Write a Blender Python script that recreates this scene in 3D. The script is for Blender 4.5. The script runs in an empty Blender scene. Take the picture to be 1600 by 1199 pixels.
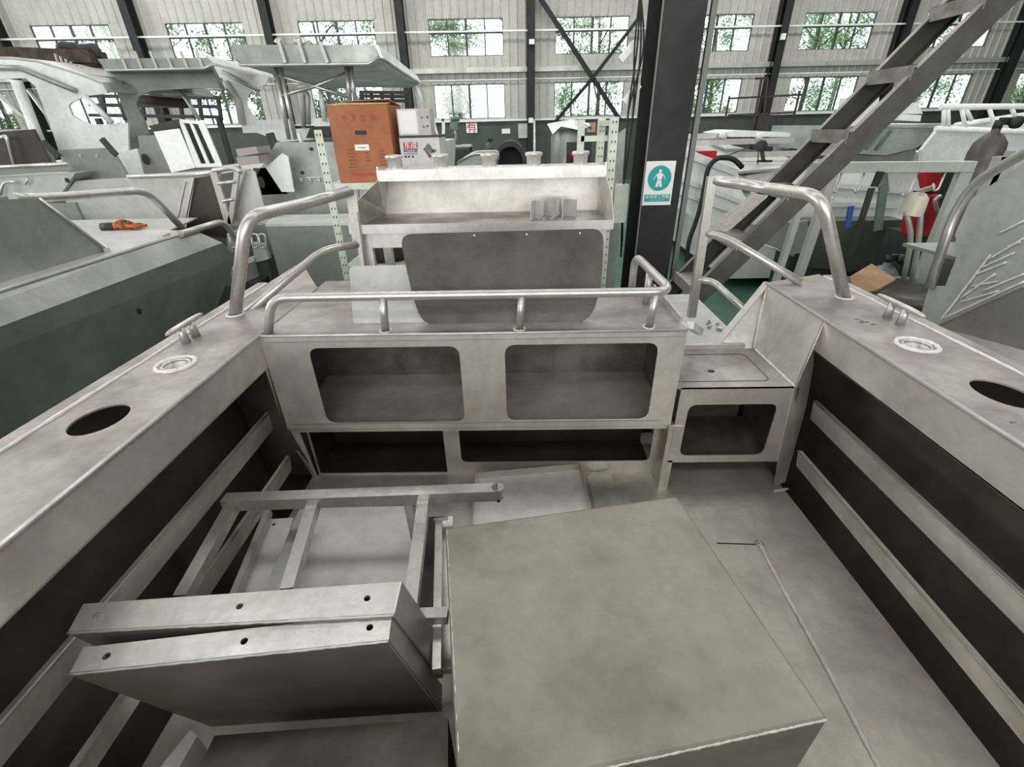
import bpy, math, random
from mathutils import Vector as V, Matrix, noise
from mathutils.geometry import tessellate_polygon
random.seed(7)
S = bpy.context.scene
C = S.collection
# ------------------------------------------------------------------ camera
FP = 716.0; CX, CY = 800.0, 599.5; EYE = V((0, 0, 2.1))
_D = V((30, 1270, 716)).normalized()
_Y = V((9, -404, 716)); _Y = (_Y - _D*_Y.dot(_D)).normalized()
_X = _D.cross(_Y)
if _X.x < 0: _X = -_X
cd = bpy.data.cameras.new('camera'); cam = bpy.data.objects.new('camera', cd); C.objects.link(cam)
cd.sensor_width = 36; cd.lens = FP/1600*36; cd.clip_start = .02; cd.clip_end = 300
# columns: camera right / up / back axes in world space
cr = V((_X.x, _Y.x, -_D.x)); cdn = V((_X.y, _Y.y, -_D.y)); cf = V((_X.z, _Y.z, -_D.z))
M3 = Matrix((cr, -cdn, -cf)).transposed().to_4x4(); M3.translation = EYE
cam.matrix_world = M3
S.camera = cam
def _ray(px, py):
    return cr*(px-CX) + cdn*(py-CY) + cf*FP
def ax(px, py, X): r = _ray(px, py); return EYE + r*(X/r.x)
def ay(px, py, Y): r = _ray(px, py); return EYE + r*(Y/r.y)
def az(px, py, Z): r = _ray(px, py); return EYE + r*((Z-EYE.z)/r.z)
def ap(px, py, o, n): r = _ray(px, py); return EYE + r*((o-EYE).dot(n)/r.dot(n))
# ------------------------------------------------------------------ world, lights, exposure
W = bpy.data.worlds.new('world'); S.world = W; W.use_nodes = True
W.node_tree.nodes['Background'].inputs[0].default_value = (.90, .97, 1, 1)
W.node_tree.nodes['Background'].inputs[1].default_value = 2.6
def area(name, loc, rot, sx, sy, power, col=(1, 1, 1)):
    l = bpy.data.lights.new(name, 'AREA'); l.shape = 'RECTANGLE'; l.size = sx; l.size_y = sy; l.energy = power; l.color = col
    o = bpy.data.objects.new(name, l); C.objects.link(o); o.location = loc; o.rotation_euler = rot; return o
for i, (y, p) in enumerate(((-5, 330), (2.5, 330), (9, 620), (17, 800))):
    area('skylight_strip', (0, y, 8.35), (0, 0, 0), 34, 1.3, p*1.5, (1, .99, .96))
area('side_window_daylight', (-24, 3, 5.5), (0, math.radians(-72), 0), 5, 20, 1900, (1, 1, .98))
area('rear_fill_light', (-1, -11.8, 5.0), (math.radians(85), 0, 0), 18, 7, 1350, (1, .97, .93))  # unseen lamp added behind the camera as frontal fill
S.view_settings.view_transform = 'Standard'; S.view_settings.look = 'None'
S.view_settings.exposure = 0.25; S.view_settings.gamma = 1
S.view_settings.use_curve_mapping = False
# ------------------------------------------------------------------ materials
def mat(name, c, rough=.5, metal=0., var=None, scale=4., bump=0., streak=None, spec=None, detail=6., lo=.38, hi=.62):
    m = bpy.data.materials.new(name); m.use_nodes = True; nt = m.node_tree; b = nt.nodes['Principled BSDF']
    b.inputs['Base Color'].default_value = (*c, 1); b.inputs['Roughness'].default_value = rough; b.inputs['Metallic'].default_value = metal
    if spec is not None: b.inputs['Specular IOR Level'].default_value = spec
    if var or bump:
        tc = nt.nodes.new('ShaderNodeTexCoord'); mp = nt.nodes.new('ShaderNodeMapping')
        nt.links.new(tc.outputs['Object'], mp.inputs[0])
        if streak: mp.inputs['Scale'].default_value = streak
        n = nt.nodes.new('ShaderNodeTexNoise'); n.inputs['Scale'].default_value = scale; n.inputs['Detail'].default_value = detail
        n.inputs['Roughness'].default_value = .62
        nt.links.new(mp.outputs[0], n.inputs['Vector'])
        if var:
            r = nt.nodes.new('ShaderNodeValToRGB'); r.color_ramp.elements[0].position = lo; r.color_ramp.elements[1].position = hi
            r.color_ramp.elements[0].color = (*var, 1); r.color_ramp.elements[1].color = (*c, 1)
            nt.links.new(n.outputs[0], r.inputs[0])
            n3 = nt.nodes.new('ShaderNodeTexNoise'); n3.inputs['Scale'].default_value = scale*7; n3.inputs['Detail'].default_value = 8; n3.inputs['Roughness'].default_value = .7; nt.links.new(mp.outputs[0], n3.inputs['Vector'])
            r3 = nt.nodes.new('ShaderNodeValToRGB'); r3.color_ramp.elements[0].position = .36; r3.color_ramp.elements[1].position = .56; r3.color_ramp.elements[0].color = (.88, .87, .86, 1); r3.color_ramp.elements[1].color = (1, 1, 1, 1)
            mm_ = nt.nodes.new('ShaderNodeMix'); mm_.data_type = 'RGBA'; mm_.blend_type = 'MULTIPLY'; mm_.inputs[0].default_value = 1
            nt.links.new(n3.outputs[0], r3.inputs[0]); nt.links.new(r.outputs[0], mm_.inputs[6]); nt.links.new(r3.outputs[0], mm_.inputs[7]); nt.links.new(mm_.outputs[2], b.inputs['Base Color'])
            mr = nt.nodes.new('ShaderNodeMapRange'); mr.inputs[3].default_value = min(1, rough+.12); mr.inputs[4].default_value = max(.05, rough-.08)
            mr.inputs[1].default_value = .3; mr.inputs[2].default_value = .7
            nt.links.new(n.outputs[0], mr.inputs[0]); nt.links.new(mr.outputs[0], b.inputs['Roughness'])
        if bump:
            n2 = nt.nodes.new('ShaderNodeTexNoise'); n2.inputs['Scale'].default_value = scale*14; n2.inputs['Detail'].default_value = 3
            nt.links.new(mp.outputs[0], n2.inputs['Vector'])
            bp = nt.nodes.new('ShaderNodeBump'); bp.inputs['Strength'].default_value = bump; bp.inputs['Distance'].default_value = .01
            nt.links.new(n2.outputs[0], bp.inputs['Height']); nt.links.new(bp.outputs[0], b.inputs['Normal'])
    return m
ALU = mat('mill_aluminium', (.82, .785, .745), .35, .62, (.55, .52, .485), 2.4, .05, detail=10)
ALUTOP = mat('stained_aluminium', (.45, .405, .388), .44, .5, (.26, .232, .22), 3.2, .07, detail=12)
DECK = mat('deck_aluminium', (.74, .69, .64), .48, .45, (.46, .42, .385), 2.4, .1, detail=12)
BOXM = mat('dusty_aluminium', (.335, .303, .268), .5, .5, (.235, .21, .183), 2.2, .1, detail=12, lo=.38, hi=.58)
BRIGHT = mat('bright_aluminium', (.68, .67, .65), .35, .6, (.52, .5, .48), 6, .04)
TUBE = mat('tube_aluminium', (.60, .585, .565), .33, .7, (.47, .45, .43), 9, .03)
WELD = mat('weld_bead', (.95, .93, .90), .45, .05, (.78, .76, .73), 40, .6)
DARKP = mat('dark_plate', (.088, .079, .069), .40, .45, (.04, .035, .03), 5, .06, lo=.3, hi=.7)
HULLG = mat('hull_green_grey', (.27, .285, .265), .42, .5, (.18, .192, .178), 1.5, .04)
HULLSHADE = mat('shaded_hull_inside', (.15, .13, .12), .5, .4, (.08, .07, .065), 2, .05)  # bare aluminium darkened, the shade inside the hull is in the colour
SHADE_STAIN = mat('inner_shade_and_stain', (.20, .185, .17), .5, .5, (.10, .09, .082), 4, .05)  # sheet darkened to paint shade inside the openings; also used for stains
GREYP = mat('grey_plate', (.36, .37, .355), .42, .5, (.27, .28, .268), 2.5, .04)
GREYL = mat('light_grey_plate', (.58, .585, .565), .45, .4, (.45, .455, .44), 2.5, .04)
WHITEP = mat('white_alu', (.82, .83, .83), .45, .15, (.68, .69, .70), 2., .03)
FILM = mat('film_covered_sheet', (.84, .80, .795), .45, .1, (.72, .68, .675), 2.)
WHITE = mat('white_paint', (.88, .88, .88), .5, 0, (.80, .81, .82), 3)
STEEL = mat('painted_steel', (.022, .023, .024), .55, 0, (.017, .018, .019), 3, spec=.3)
STEELL = mat('painted_steel_edge', (.16, .165, .16), .5, .1)
STAIRM = mat('stair_steel', (.10, .098, .09), .5, .3, (.07, .066, .06), 5)
STAIRL = mat('stair_steel_light', (.34, .32, .295), .5, .3, (.18, .17, .16), 5)
CHECK = mat('checker_plate', (.50, .46, .43), .45, .4, (.36, .33, .31), 30, .3)
BLACK = mat('black_rubber', (.012, .012, .014), .6)
DARK = mat('dark_grey', (.04, .04, .045), .6, .1, (.025, .025, .03), 5)
RED = mat('red_paint', (.50, .012, .02), .4, 0, (.32, .01, .015), 6)
BLUE = mat('blue_paint', (.02, .08, .30), .45)
CARD = mat('cardboard', (.38, .145, .065), .8, 0, (.33, .125, .056), 5, .05)
CARDL = mat('cardboard_flap', (.46, .30, .17), .8, 0, (.38, .24, .13), 5)
CARDR = mat('red_ink', (.42, .055, .03), .8)
CARDK = mat('brown_ink', (.20, .08, .04), .8)
PAPER = mat('white_paper', (.78, .77, .78), .7)
BOXW = mat('white_carton', (.62, .60, .60), .7, 0, (.55, .53, .54), 6)
TEAL = mat('teal_sign', (.005, .30, .31), .5)
RACK = mat('rack_cream', (.62, .66, .58), .5, .1, (.52, .56, .48), 5)
WALLM = mat('wall_panel', (.50, .49, .455), .6, 0, (.44, .43, .405), 1.2)
DADO = mat('dado_paint', (.065, .078, .072), .6, 0, (.05, .058, .055), 1.5)
GREEN = mat('green_epoxy', (.07, .17, .135), .4, 0, (.05, .125, .10), 1.4, .03)
CEILM = mat('ceiling_sheet', (.42, .42, .40), .7)
FRAME = mat('window_frame', (.05, .055, .055), .5)
CYLG = mat('cylinder_green_grey', (.16, .21, .20), .4, .3, (.11, .15, .14), 6)
CYLD = mat('cylinder_dark', (.07, .075, .085), .4, .3)
RUST = mat('rusty_steel', (.075, .048, .038), .8, .1, (.03, .024, .02), 8)
LEAF = mat('leaf', (.34, .44, .20), .6, 0, (.18, .27, .12), 3)
BARK = mat('bark', (.16, .13, .10), .9, 0, (.1, .08, .06), 8)
PLASTIC = mat('beige_plastic', (.62, .57, .47), .35)
GRASS = mat('outdoor_ground', (.20, .26, .12), .9, 0, (.14, .18, .08), 1)
gl = bpy.data.materials.new('window_glass'); gl.use_nodes = True
nt = gl.node_tree; nt.nodes.clear(); o = nt.nodes.new('ShaderNodeOutputMaterial'); mx = nt.nodes.new('ShaderNodeMixShader')
t_ = nt.nodes.new('ShaderNodeBsdfTransparent'); t_.inputs[0].default_value = (.92, .96, .97, 1); g_ = nt.nodes.new('ShaderNodeBsdfGlossy'); g_.inputs['Roughness'].default_value = .05
mx.inputs[0].default_value = .06; nt.links.new(t_.outputs[0], mx.inputs[1]); nt.links.new(g_.outputs[0], mx.inputs[2]); nt.links.new(mx.outputs[0], o.inputs[0])
GLASS = gl
# ------------------------------------------------------------------ mesh tools
WO = {}
def lerp(a, b, t): return a + (b-a)*t
def fillet(pts, r, n=6, closed=False):
    pts = [V(p) for p in pts]; out = []
    N = len(pts)
    for i, p in enumerate(pts):
        if not closed and (i == 0 or i == N-1): out.append(p); continue
        a, b = pts[i-1], pts[(i+1) % N]
        rr = r[i] if isinstance(r, (list, tuple)) else r
        if rr <= 0: out.append(p); continue
        da, db = (a-p), (b-p)
        d = min(rr, da.length*.49, db.length*.49)
        s, e = p+da.normalized()*d, p+db.normalized()*d
        for k in range(n+1):
            t = k/n; out.append(s*(1-t)**2 + p*2*t*(1-t) + e*t*t)
    return out
class MB:
    def __init__(s): s.v = []; s.f = []; s.sm = []
    def add(s, vs, fs, smooth=False):
        b = len(s.v); s.v += [V(x) for x in vs]
        for f in fs: s.f.append([i+b for i in f]); s.sm.append(smooth)
        return s
    def box(s, c, size, rz=0., R=None):
        c = V(c); h = V(size)*.5; R = R or Matrix.Rotation(rz, 3, 'Z')
        vs = [c + R @ V((x*h.x, y*h.y, z*h.z)) for z in (-1, 1) for y in (-1, 1) for x in (-1, 1)]
        return s.add(vs, [(0, 2, 3, 1), (4, 5, 7, 6), (0, 1, 5, 4), (2, 6, 7, 3), (0, 4, 6, 2), (1, 3, 7, 5)])
    def bb(s, x0, x1, y0, y1, z0, z1): return s.box(((x0+x1)/2, (y0+y1)/2, (z0+z1)/2), (x1-x0, y1-y0, z1-z0))
    def bar(s, a, b, w, h, up=(0, 0, 1)):
        a, b = V(a), V(b); d = (b-a).normalized(); up = V(up)
        side = d.cross(up)
        if side.length < 1e-4: side = d.cross(V((1, 0, 0)))
        side.normalize(); u = side.cross(d).normalized()
        vs = [p + side*(i*w/2) + u*(j*h/2) for p in (a, b) for i, j in ((-1, -1), (1, -1), (1, 1), (-1, 1))]
        return s.add(vs, [(0, 1, 2, 3), (7, 6, 5, 4), (0, 4, 5, 1), (1, 5, 6, 2), (2, 6, 7, 3), (3, 7, 4, 0)])
    def tube(s, pts, r, n=12, fil=0., caps=True, closed=False):
        pts = fillet(pts, fil, closed=closed) if fil else [V(p) for p in pts]
        q = [pts[0]]
        for p in pts[1:]:
            if (p-q[-1]).length > 1e-5: q.append(p)
        pts = q; N = len(pts); vs = []; u = None
        for i, p in enumerate(pts):
            a = pts[max(0, i-1)]; b = pts[min(N-1, i+1)]; t = (b-a).normalized()
            if u is None:
                u = t.orthogonal().normalized()
            else: u = (u - t*u.dot(t)).normalized()
            w = t.cross(u); rr = r(i/(N-1)) if callable(r) else r
            for k in range(n):
                an = 2*math.pi*k/n; vs.append(p + u*math.cos(an)*rr + w*math.sin(an)*rr)
        fs = [(i*n+k, i*n+(k+1) % n, (i+1)*n+(k+1) % n, (i+1)*n+k) for i in range(N-1) for k in range(n)]
        s.add(vs, fs, True)
        if caps:
            b = len(s.v)-len(vs); s.f.append([b+k for k in range(n)][::-1]); s.sm.append(False)
            s.f.append([b+(N-1)*n+k for k in range(n)]); s.sm.append(False)
        return s
    def lathe(s, prof, c, n=20, axis=None):
        c = V(c); R = Matrix.Identity(3)
        if axis is not None: R = V((0, 0, 1)).rotation_difference(V(axis)).to_matrix()
        vs = [c + R @ V((r*math.cos(2*math.pi*k/n), r*math.sin(2*math.pi*k/n), z)) for r, z in prof for k in range(n)]
        m = len(prof)
        return s.add(vs, [(i*n+k, i*n+(k+1) % n, (i+1)*n+(k+1) % n, (i+1)*n+k) for i in range(m-1) for k in range(n)], True)
    def cyl(s, a, b, r, n=16): return s.tube([a, b], r, n)
    def plate(s, pts, t, holes=(), n=None):
        """flat plate: outline pts, thickness t behind the outline along -normal (or along given vector n)"""
        pts = [V(p) for p in pts]; loops = [pts] + [[V(p) for p in h] for h in holes]
        if n is None:
            nn = V((0, 0, 0))
            for i in range(len(pts)): nn += (pts[i]-pts[0]).cross(pts[(i+1) % len(pts)]-pts[0])
            n = nn.normalized()
        off = V(n)*t
        flat = [p for l in loops for p in l]; tris = tessellate_polygon(loops); N = len(flat)
        s.add(flat + [p+off for p in flat], [tuple(x) for x in tris] + [tuple(N+i for i in reversed(x)) for x in tris])
        base = len(s.v) - 2*N; o = 0
        for l in loops:
            L = len(l)
            for i in range(L):
                j = (i+1) % L; s.f.append([base+o+i, base+o+j, base+N+o+j, base+N+o+i]); s.sm.append(False)
            o += L
        return s
    def build(s, name, m, parent=None, bev=0., loc=None, **tags):
        vs = s.v
        if loc is None:
            lo = V((min(v.x for v in vs), min(v.y for v in vs), min(v.z for v in vs))); hi = V((max(v.x for v in vs), max(v.y for v in vs), max(v.z for v in vs)))
            loc = V(((lo.x+hi.x)/2, (lo.y+hi.y)/2, lo.z))
        loc = V(loc)
        me = bpy.data.meshes.new(name); me.from_pydata([tuple(v-loc) for v in vs], [], s.f)
        import bmesh
        bm = bmesh.new(); bm.from_mesh(me); bmesh.ops.remove_doubles(bm, verts=bm.verts, dist=1e-6) if False else None
        bmesh.ops.recalc_face_normals(bm, faces=bm.faces); bm.to_mesh(me); bm.free()
        me.polygons.foreach_set('use_smooth', s.sm[:len(me.polygons)]); me.materials.append(m)
        o = bpy.data.objects.new(name, me); C.objects.link(o); WO[o.name] = loc
        if parent is not None: o.parent = parent; o.location = loc - WO[parent.name]
        else: o.location = loc
        if bev:
            md = o.modifiers.new('edge', 'BEVEL'); md.width = bev; md.segments = 2; md.limit_method = 'ANGLE'; md.angle_limit = math.radians(50)
        for k, v in tags.items(): o[k] = v
        return o
def thing(name, label, cat, loc, group=None):
    o = bpy.data.objects.new(name, None); C.objects.link(o); o.location = V(loc); o.empty_display_size = .1; WO[o.name] = V(loc)
    o['label'] = label; o['category'] = cat
    if group: o['group'] = group
    return o
def tag(o, label, cat, group=None):
    o['label'] = label; o['category'] = cat
    if group: o['group'] = group
    return o
def rrect(o, u, v, x0, x1, y0, y1, r, n=5):
    """rounded rectangle in plane o + u*x + v*y"""
    o, u, v = V(o), V(u), V(v)
    P = fillet([V((x0, y0, 0)), V((x1, y0, 0)), V((x1, y1, 0)), V((x0, y1, 0))], r, n, True)
    return [o + u*p.x + v*p.y for p in P]
def oval(c, rx, ry, u=(1, 0, 0), v=(0, 1, 0), n=24):
    c, u, v = V(c), V(u), V(v)
    return [c + u*rx*math.cos(2*math.pi*k/n) + v*ry*math.sin(2*math.pi*k/n) for k in range(n)]
def rounded(pts, r, n=5): return fillet(pts, r, n, True)
def bead(pts, r=.006, seed=0, step=.012):
    """wavy weld bead"""
    pts = [V(p) for p in pts]; q = []
    rnd = random.Random(seed)
    for a, b in zip(pts, pts[1:]):
        n = max(2, int((b-a).length/step))
        for k in range(n): q.append(lerp(a, b, k/n) + V((rnd.uniform(-1, 1), rnd.uniform(-1, 1), rnd.uniform(-.3, .3)))*r*.18)
    q.append(pts[-1]); rs = [r*rnd.uniform(.7, 1.15) for _ in q]
    m = MB(); N = len(q)
    m.tube(q, lambda t: rs[min(N-1, int(round(t*(N-1))))], 6); return m
def text_mesh(name, body, size, o, u, v, m, parent, ext=.0006, label=None):
    cu = bpy.data.curves.new(name, 'FONT'); cu.body = body; cu.size = size; cu.extrude = ext; cu.align_x = 'CENTER'; cu.align_y = 'CENTER'
    ob = bpy.data.objects.new(name+'_tmp', cu); C.objects.link(ob)
    bpy.context.view_layer.update()
    me = bpy.data.meshes.new_from_object(ob.evaluated_get(bpy.context.evaluated_depsgraph_get()))
    bpy.data.objects.remove(ob)
    u, v = V(u).normalized(), V(v).normalized(); w = u.cross(v); R = Matrix((u, v, w)).transposed().to_4x4()
    me.transform(R); me.materials.clear(); me.materials.append(m); me.name = name
    x = bpy.data.objects.new(name, me); C.objects.link(x); WO[x.name] = V(o); x.parent = parent; x.location = V(o)-WO[parent.name]
    if label: x['label'] = label
    return x
# ================================================================== BUILDING
TH = math.atan(.057); WU = V((math.cos(TH), math.sin(TH), 0)); WN = V((WU.y, -WU.x, 0))  # WN points to the camera
WB = V((0, 21, 0))
def wp(u, z, off=0.): return WB + WU*u + V((0, 0, z)) + WN*off
def struct(o): o['kind'] = 'structure'; return o
bays = [-1.85+4.65*k for k in range(-5, 7)]
wt = 8.6
wx0, wx1 = -27.0, 29.0
winU = (4.38, 5.50); winL = (2.36, 3.50); hw = 1.36
holes = []
for b in bays:
    for z0, z1 in (winU, winL): holes.append([wp(b-hw, z0), wp(b+hw, z0), wp(b+hw, z1), wp(b-hw, z1)])
wall = MB().plate([wp(wx0, 2.25), wp(wx1, 2.25), wp(wx1, wt), wp(wx0, wt)], .12, holes, -WN)
for i in range(int((wx1-wx0)/.3)):   # corrugation ribs
    u = wx0+.3*i
    segs = [(2.3, wt)]
    if any(abs(u-b) < hw+.05 for b in bays): segs = [(2.3, winL[0]-.03), (winL[1]+.03, winU[0]-.03), (winU[1]+.03, wt)]
    for a, c in segs: wall.add([wp(u-.05, a), wp(u-.02, a, .03), wp(u+.02, a, .03), wp(u+.05, a), wp(u-.05, c), wp(u-.02, c, .03), wp(u+.02, c, .03), wp(u+.05, c)], [(0, 1, 5, 4), (1, 2, 6, 5), (2, 3, 7, 6)])
struct(wall.build('wall_far', WALLM))
da = MB().plate([wp(wx0, 0), wp(wx1, 0), wp(wx1, 2.25), wp(wx0, 2.25)], .2, (), -WN)
struct(da.build('wall_far_dado', DADO))
struct(MB().bar(wp(wx0, 2.28, .03), wp(wx1, 2.28, .03), .12, .06).build('trim_1', WHITE))
for i, b in enumerate(bays):
    for j, (z0, z1) in enumerate((winU, winL)):
        e = bpy.data.objects.new('window_%d' % (i*2+j+1), None); C.objects.link(e); e.location = wp(b, z0); WO[e.name] = wp(b, z0); e['kind'] = 'structure'
        fr = MB(); bz = .045
        for z in (z0, z1): fr.bar(wp(b-hw, z, -.04), wp(b+hw, z, -.04), .07, .05)
        for q in range(5):
            u = b-hw+q*hw/2; fr.bar(wp(u, z0, -.04), wp(u, z1, -.04), .05 if q != 2 else .08, .06, WN)
        if j == 0: fr.bar(wp(b-hw, (z0*.45+z1*.55)+.08, -.04), wp(b+hw, (z0*.45+z1*.55)+.08, -.04), .05, .045)
        fr.build('window_frame', FRAME, e)
        MB().plate([wp(b-hw, z0, -.06), wp(b+hw, z0, -.06), wp(b+hw, z1, -.06), wp(b-hw, z1, -.06)], .006, (), -WN).build('window_pane', GLASS, e)
# girts and conduits on the wall
for k, (z, w, h, m) in enumerate(((5.08, .05, .05, WHITE), (3.93, .16, .16, GREYL), (3.63, .03, .03, WHITE))):
    if k != 0:
        struct(MB().bar(wp(wx0, z, .12), wp(wx1, z, .12), w, h).build('trim_%d' % (k+2), m))
    else: struct(MB().bar(wp(wx0, z, .3), wp(wx1, z, .3), w, h).build('trim_%d' % (k+2), m))
cols = [.5+4.65*k for k in range(-6, 7)]
def hcol(m, base, top, u, n, w, d, tf=.014, tw=.012):
    """H section: flanges of width w along u, depth d along n"""
    for s in (-1, 1):
        m.bar(base+n*(s*d/2), top+n*(s*d/2), w, tf, n)
    m.bar(base, top, tw, d, n)
    return m
wcol = None
for ci, u in enumerate(cols):
    m = hcol(MB(), wp(u, 0, .28), wp(u, wt, .28), WU, WN, .27, .42)
    m.bar(wp(u-.13, 0, .05), wp(u-.13, wt, .05), .012, .4, WN)
    o = m.build('trim_%d' % (ci+5), STEEL)
    struct(o)
# x brace in the bay right of the central wall column
br = thing('cross_brace', 'dark steel cross brace between wall columns in front of centre right windows', 'brace', wp(2.8, 2.3, .25))
def wq(px, py, off=.3): return ap(px, py, WB+WN*off, WN)
MB().bar(wq(838, -12), wq(926, 122), .16, .06, WN).bar(wq(926, 122), wq(970, 190), .16, .06, WN).build('brace_bar', STEEL, br)
MB().bar(wq(1003, 22, .38), wq(926, 122, .38), .12, .05, WN).bar(wq(926, 122, .38), wq(866, 192, .38), .12, .05, WN).build('brace_bar', STEEL, br)
# rest of shell
fl = MB().bb(-27, 29, -13, 23, -.1, 0); struct(fl.build('floor', GREEN))
struct(MB().bb(-27, 29, -13, 23, 8.6, 8.7).build('ceiling', CEILM))
struct(MB().bb(-27.2, -27, -13, 23, 0, 8.6).build('wall_left', WALLM))
struct(MB().bb(29, 29.2, -13, 23, 0, 8.6).build('wall_right', WALLM))
struct(MB().plate([(-27, -13, 0), (29, -13, 0), (29, -13, 8.6), (-27, -13, 8.6)], .2, [[(-6, -13, .01), (4, -13, .01), (4, -13, 6), (-6, -13, 6)]], (0, -1, 0)).build('wall_back', WALLM))
struct(MB().bb(-80, 80, -60, 90, -.3, -.12).build('outdoor_ground', GRASS))
# trees outside, seen through the windows
def tree(x, y, h, r, seed, label, nleaf=7500):
    rnd = random.Random(seed)
    t = thing('tree', label, 'tree', (x, y, -.12), 'trees beyond the far wall windows')
    m = MB().tube([(x, y, -.12), (x+.1, y, h*.4), (x-.1, y+.1, h*.85)], lambda q: .16*(1-q*.7), 8)
    for k in range(5):
        a = rnd.uniform(0, 6.28); z = h*rnd.uniform(.3, .75)
        m.tube([(x, y, z), (x+math.cos(a)*r*.4, y+math.sin(a)*r*.4, z+.7), (x+math.cos(a)*r*.8, y+math.sin(a)*r*.8, z+1.1)], lambda q: .05*(1-q*.7), 5)
    m.build('trunk', BARK, t)
    lf = MB(); vs = []; fs = []
    cl = [(V((rnd.gauss(0, .5), rnd.gauss(0, .5), rnd.uniform(-.9, .9))), rnd.uniform(.25, .5)) for _ in range(26)]
    for k in range(nleaf):
        c, s = rnd.choice(cl)
        p = V((x, y, h*.62)) + V(((c.x+rnd.gauss(0, s*.5))*r, (c.y+rnd.gauss(0, s*.5))*r, (c.z*h*.42+rnd.gauss(0, s)*.8)))
        if p.y < 22.6+.057*x: continue
        a = V((rnd.gauss(0, 1), rnd.gauss(0, 1), rnd.gauss(0, 1))).normalized(); b = a.orthogonal().normalized(); L = rnd.uniform(.05, .10)
        i = len(vs); vs += [p-a*L, p+b*L*.5, p+a*L, p-b*L*.5]; fs.append((i, i+1, i+2, i+3))
    lf.add(vs, fs); lf.build('foliage', LEAF, t)
for i in range(15):
    tree(-25+i*3.6+(i*37 % 10)*.10, 27.0+(i*53 % 7)*.7+.057*(-25+i*3.6), 7.6+(i*29 % 5)*.5, 1.75, 100+i, 'leafy green tree outside beyond the factory windows')
# ================================================================== MAIN BOAT
G = 1.45; DZ = .70
boat = thing('aluminium_boat', 'unpainted aluminium boat whose open stern cockpit fills the foreground', 'boat', (0, .5, .0))
# deck
MB().plate([(-.985, -2.2, DZ), (1.25, -2.2, DZ), (1.14, 1.4, DZ), (1.12, 1.95, DZ), (-.97, 1.95, DZ)], .012, (), (0, 0, -1)).build('cockpit_deck', DECK, boat)
# hull outside + inside
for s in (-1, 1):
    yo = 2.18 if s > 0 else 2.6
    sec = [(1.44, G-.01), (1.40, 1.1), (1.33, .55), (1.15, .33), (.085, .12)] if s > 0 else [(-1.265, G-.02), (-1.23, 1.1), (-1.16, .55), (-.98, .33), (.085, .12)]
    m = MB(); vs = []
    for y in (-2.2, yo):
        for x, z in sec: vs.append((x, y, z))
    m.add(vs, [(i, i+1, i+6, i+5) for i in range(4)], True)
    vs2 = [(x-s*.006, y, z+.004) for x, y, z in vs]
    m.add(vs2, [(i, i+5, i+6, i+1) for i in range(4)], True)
    m.build('hull_side', HULLSHADE, boat)
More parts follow.
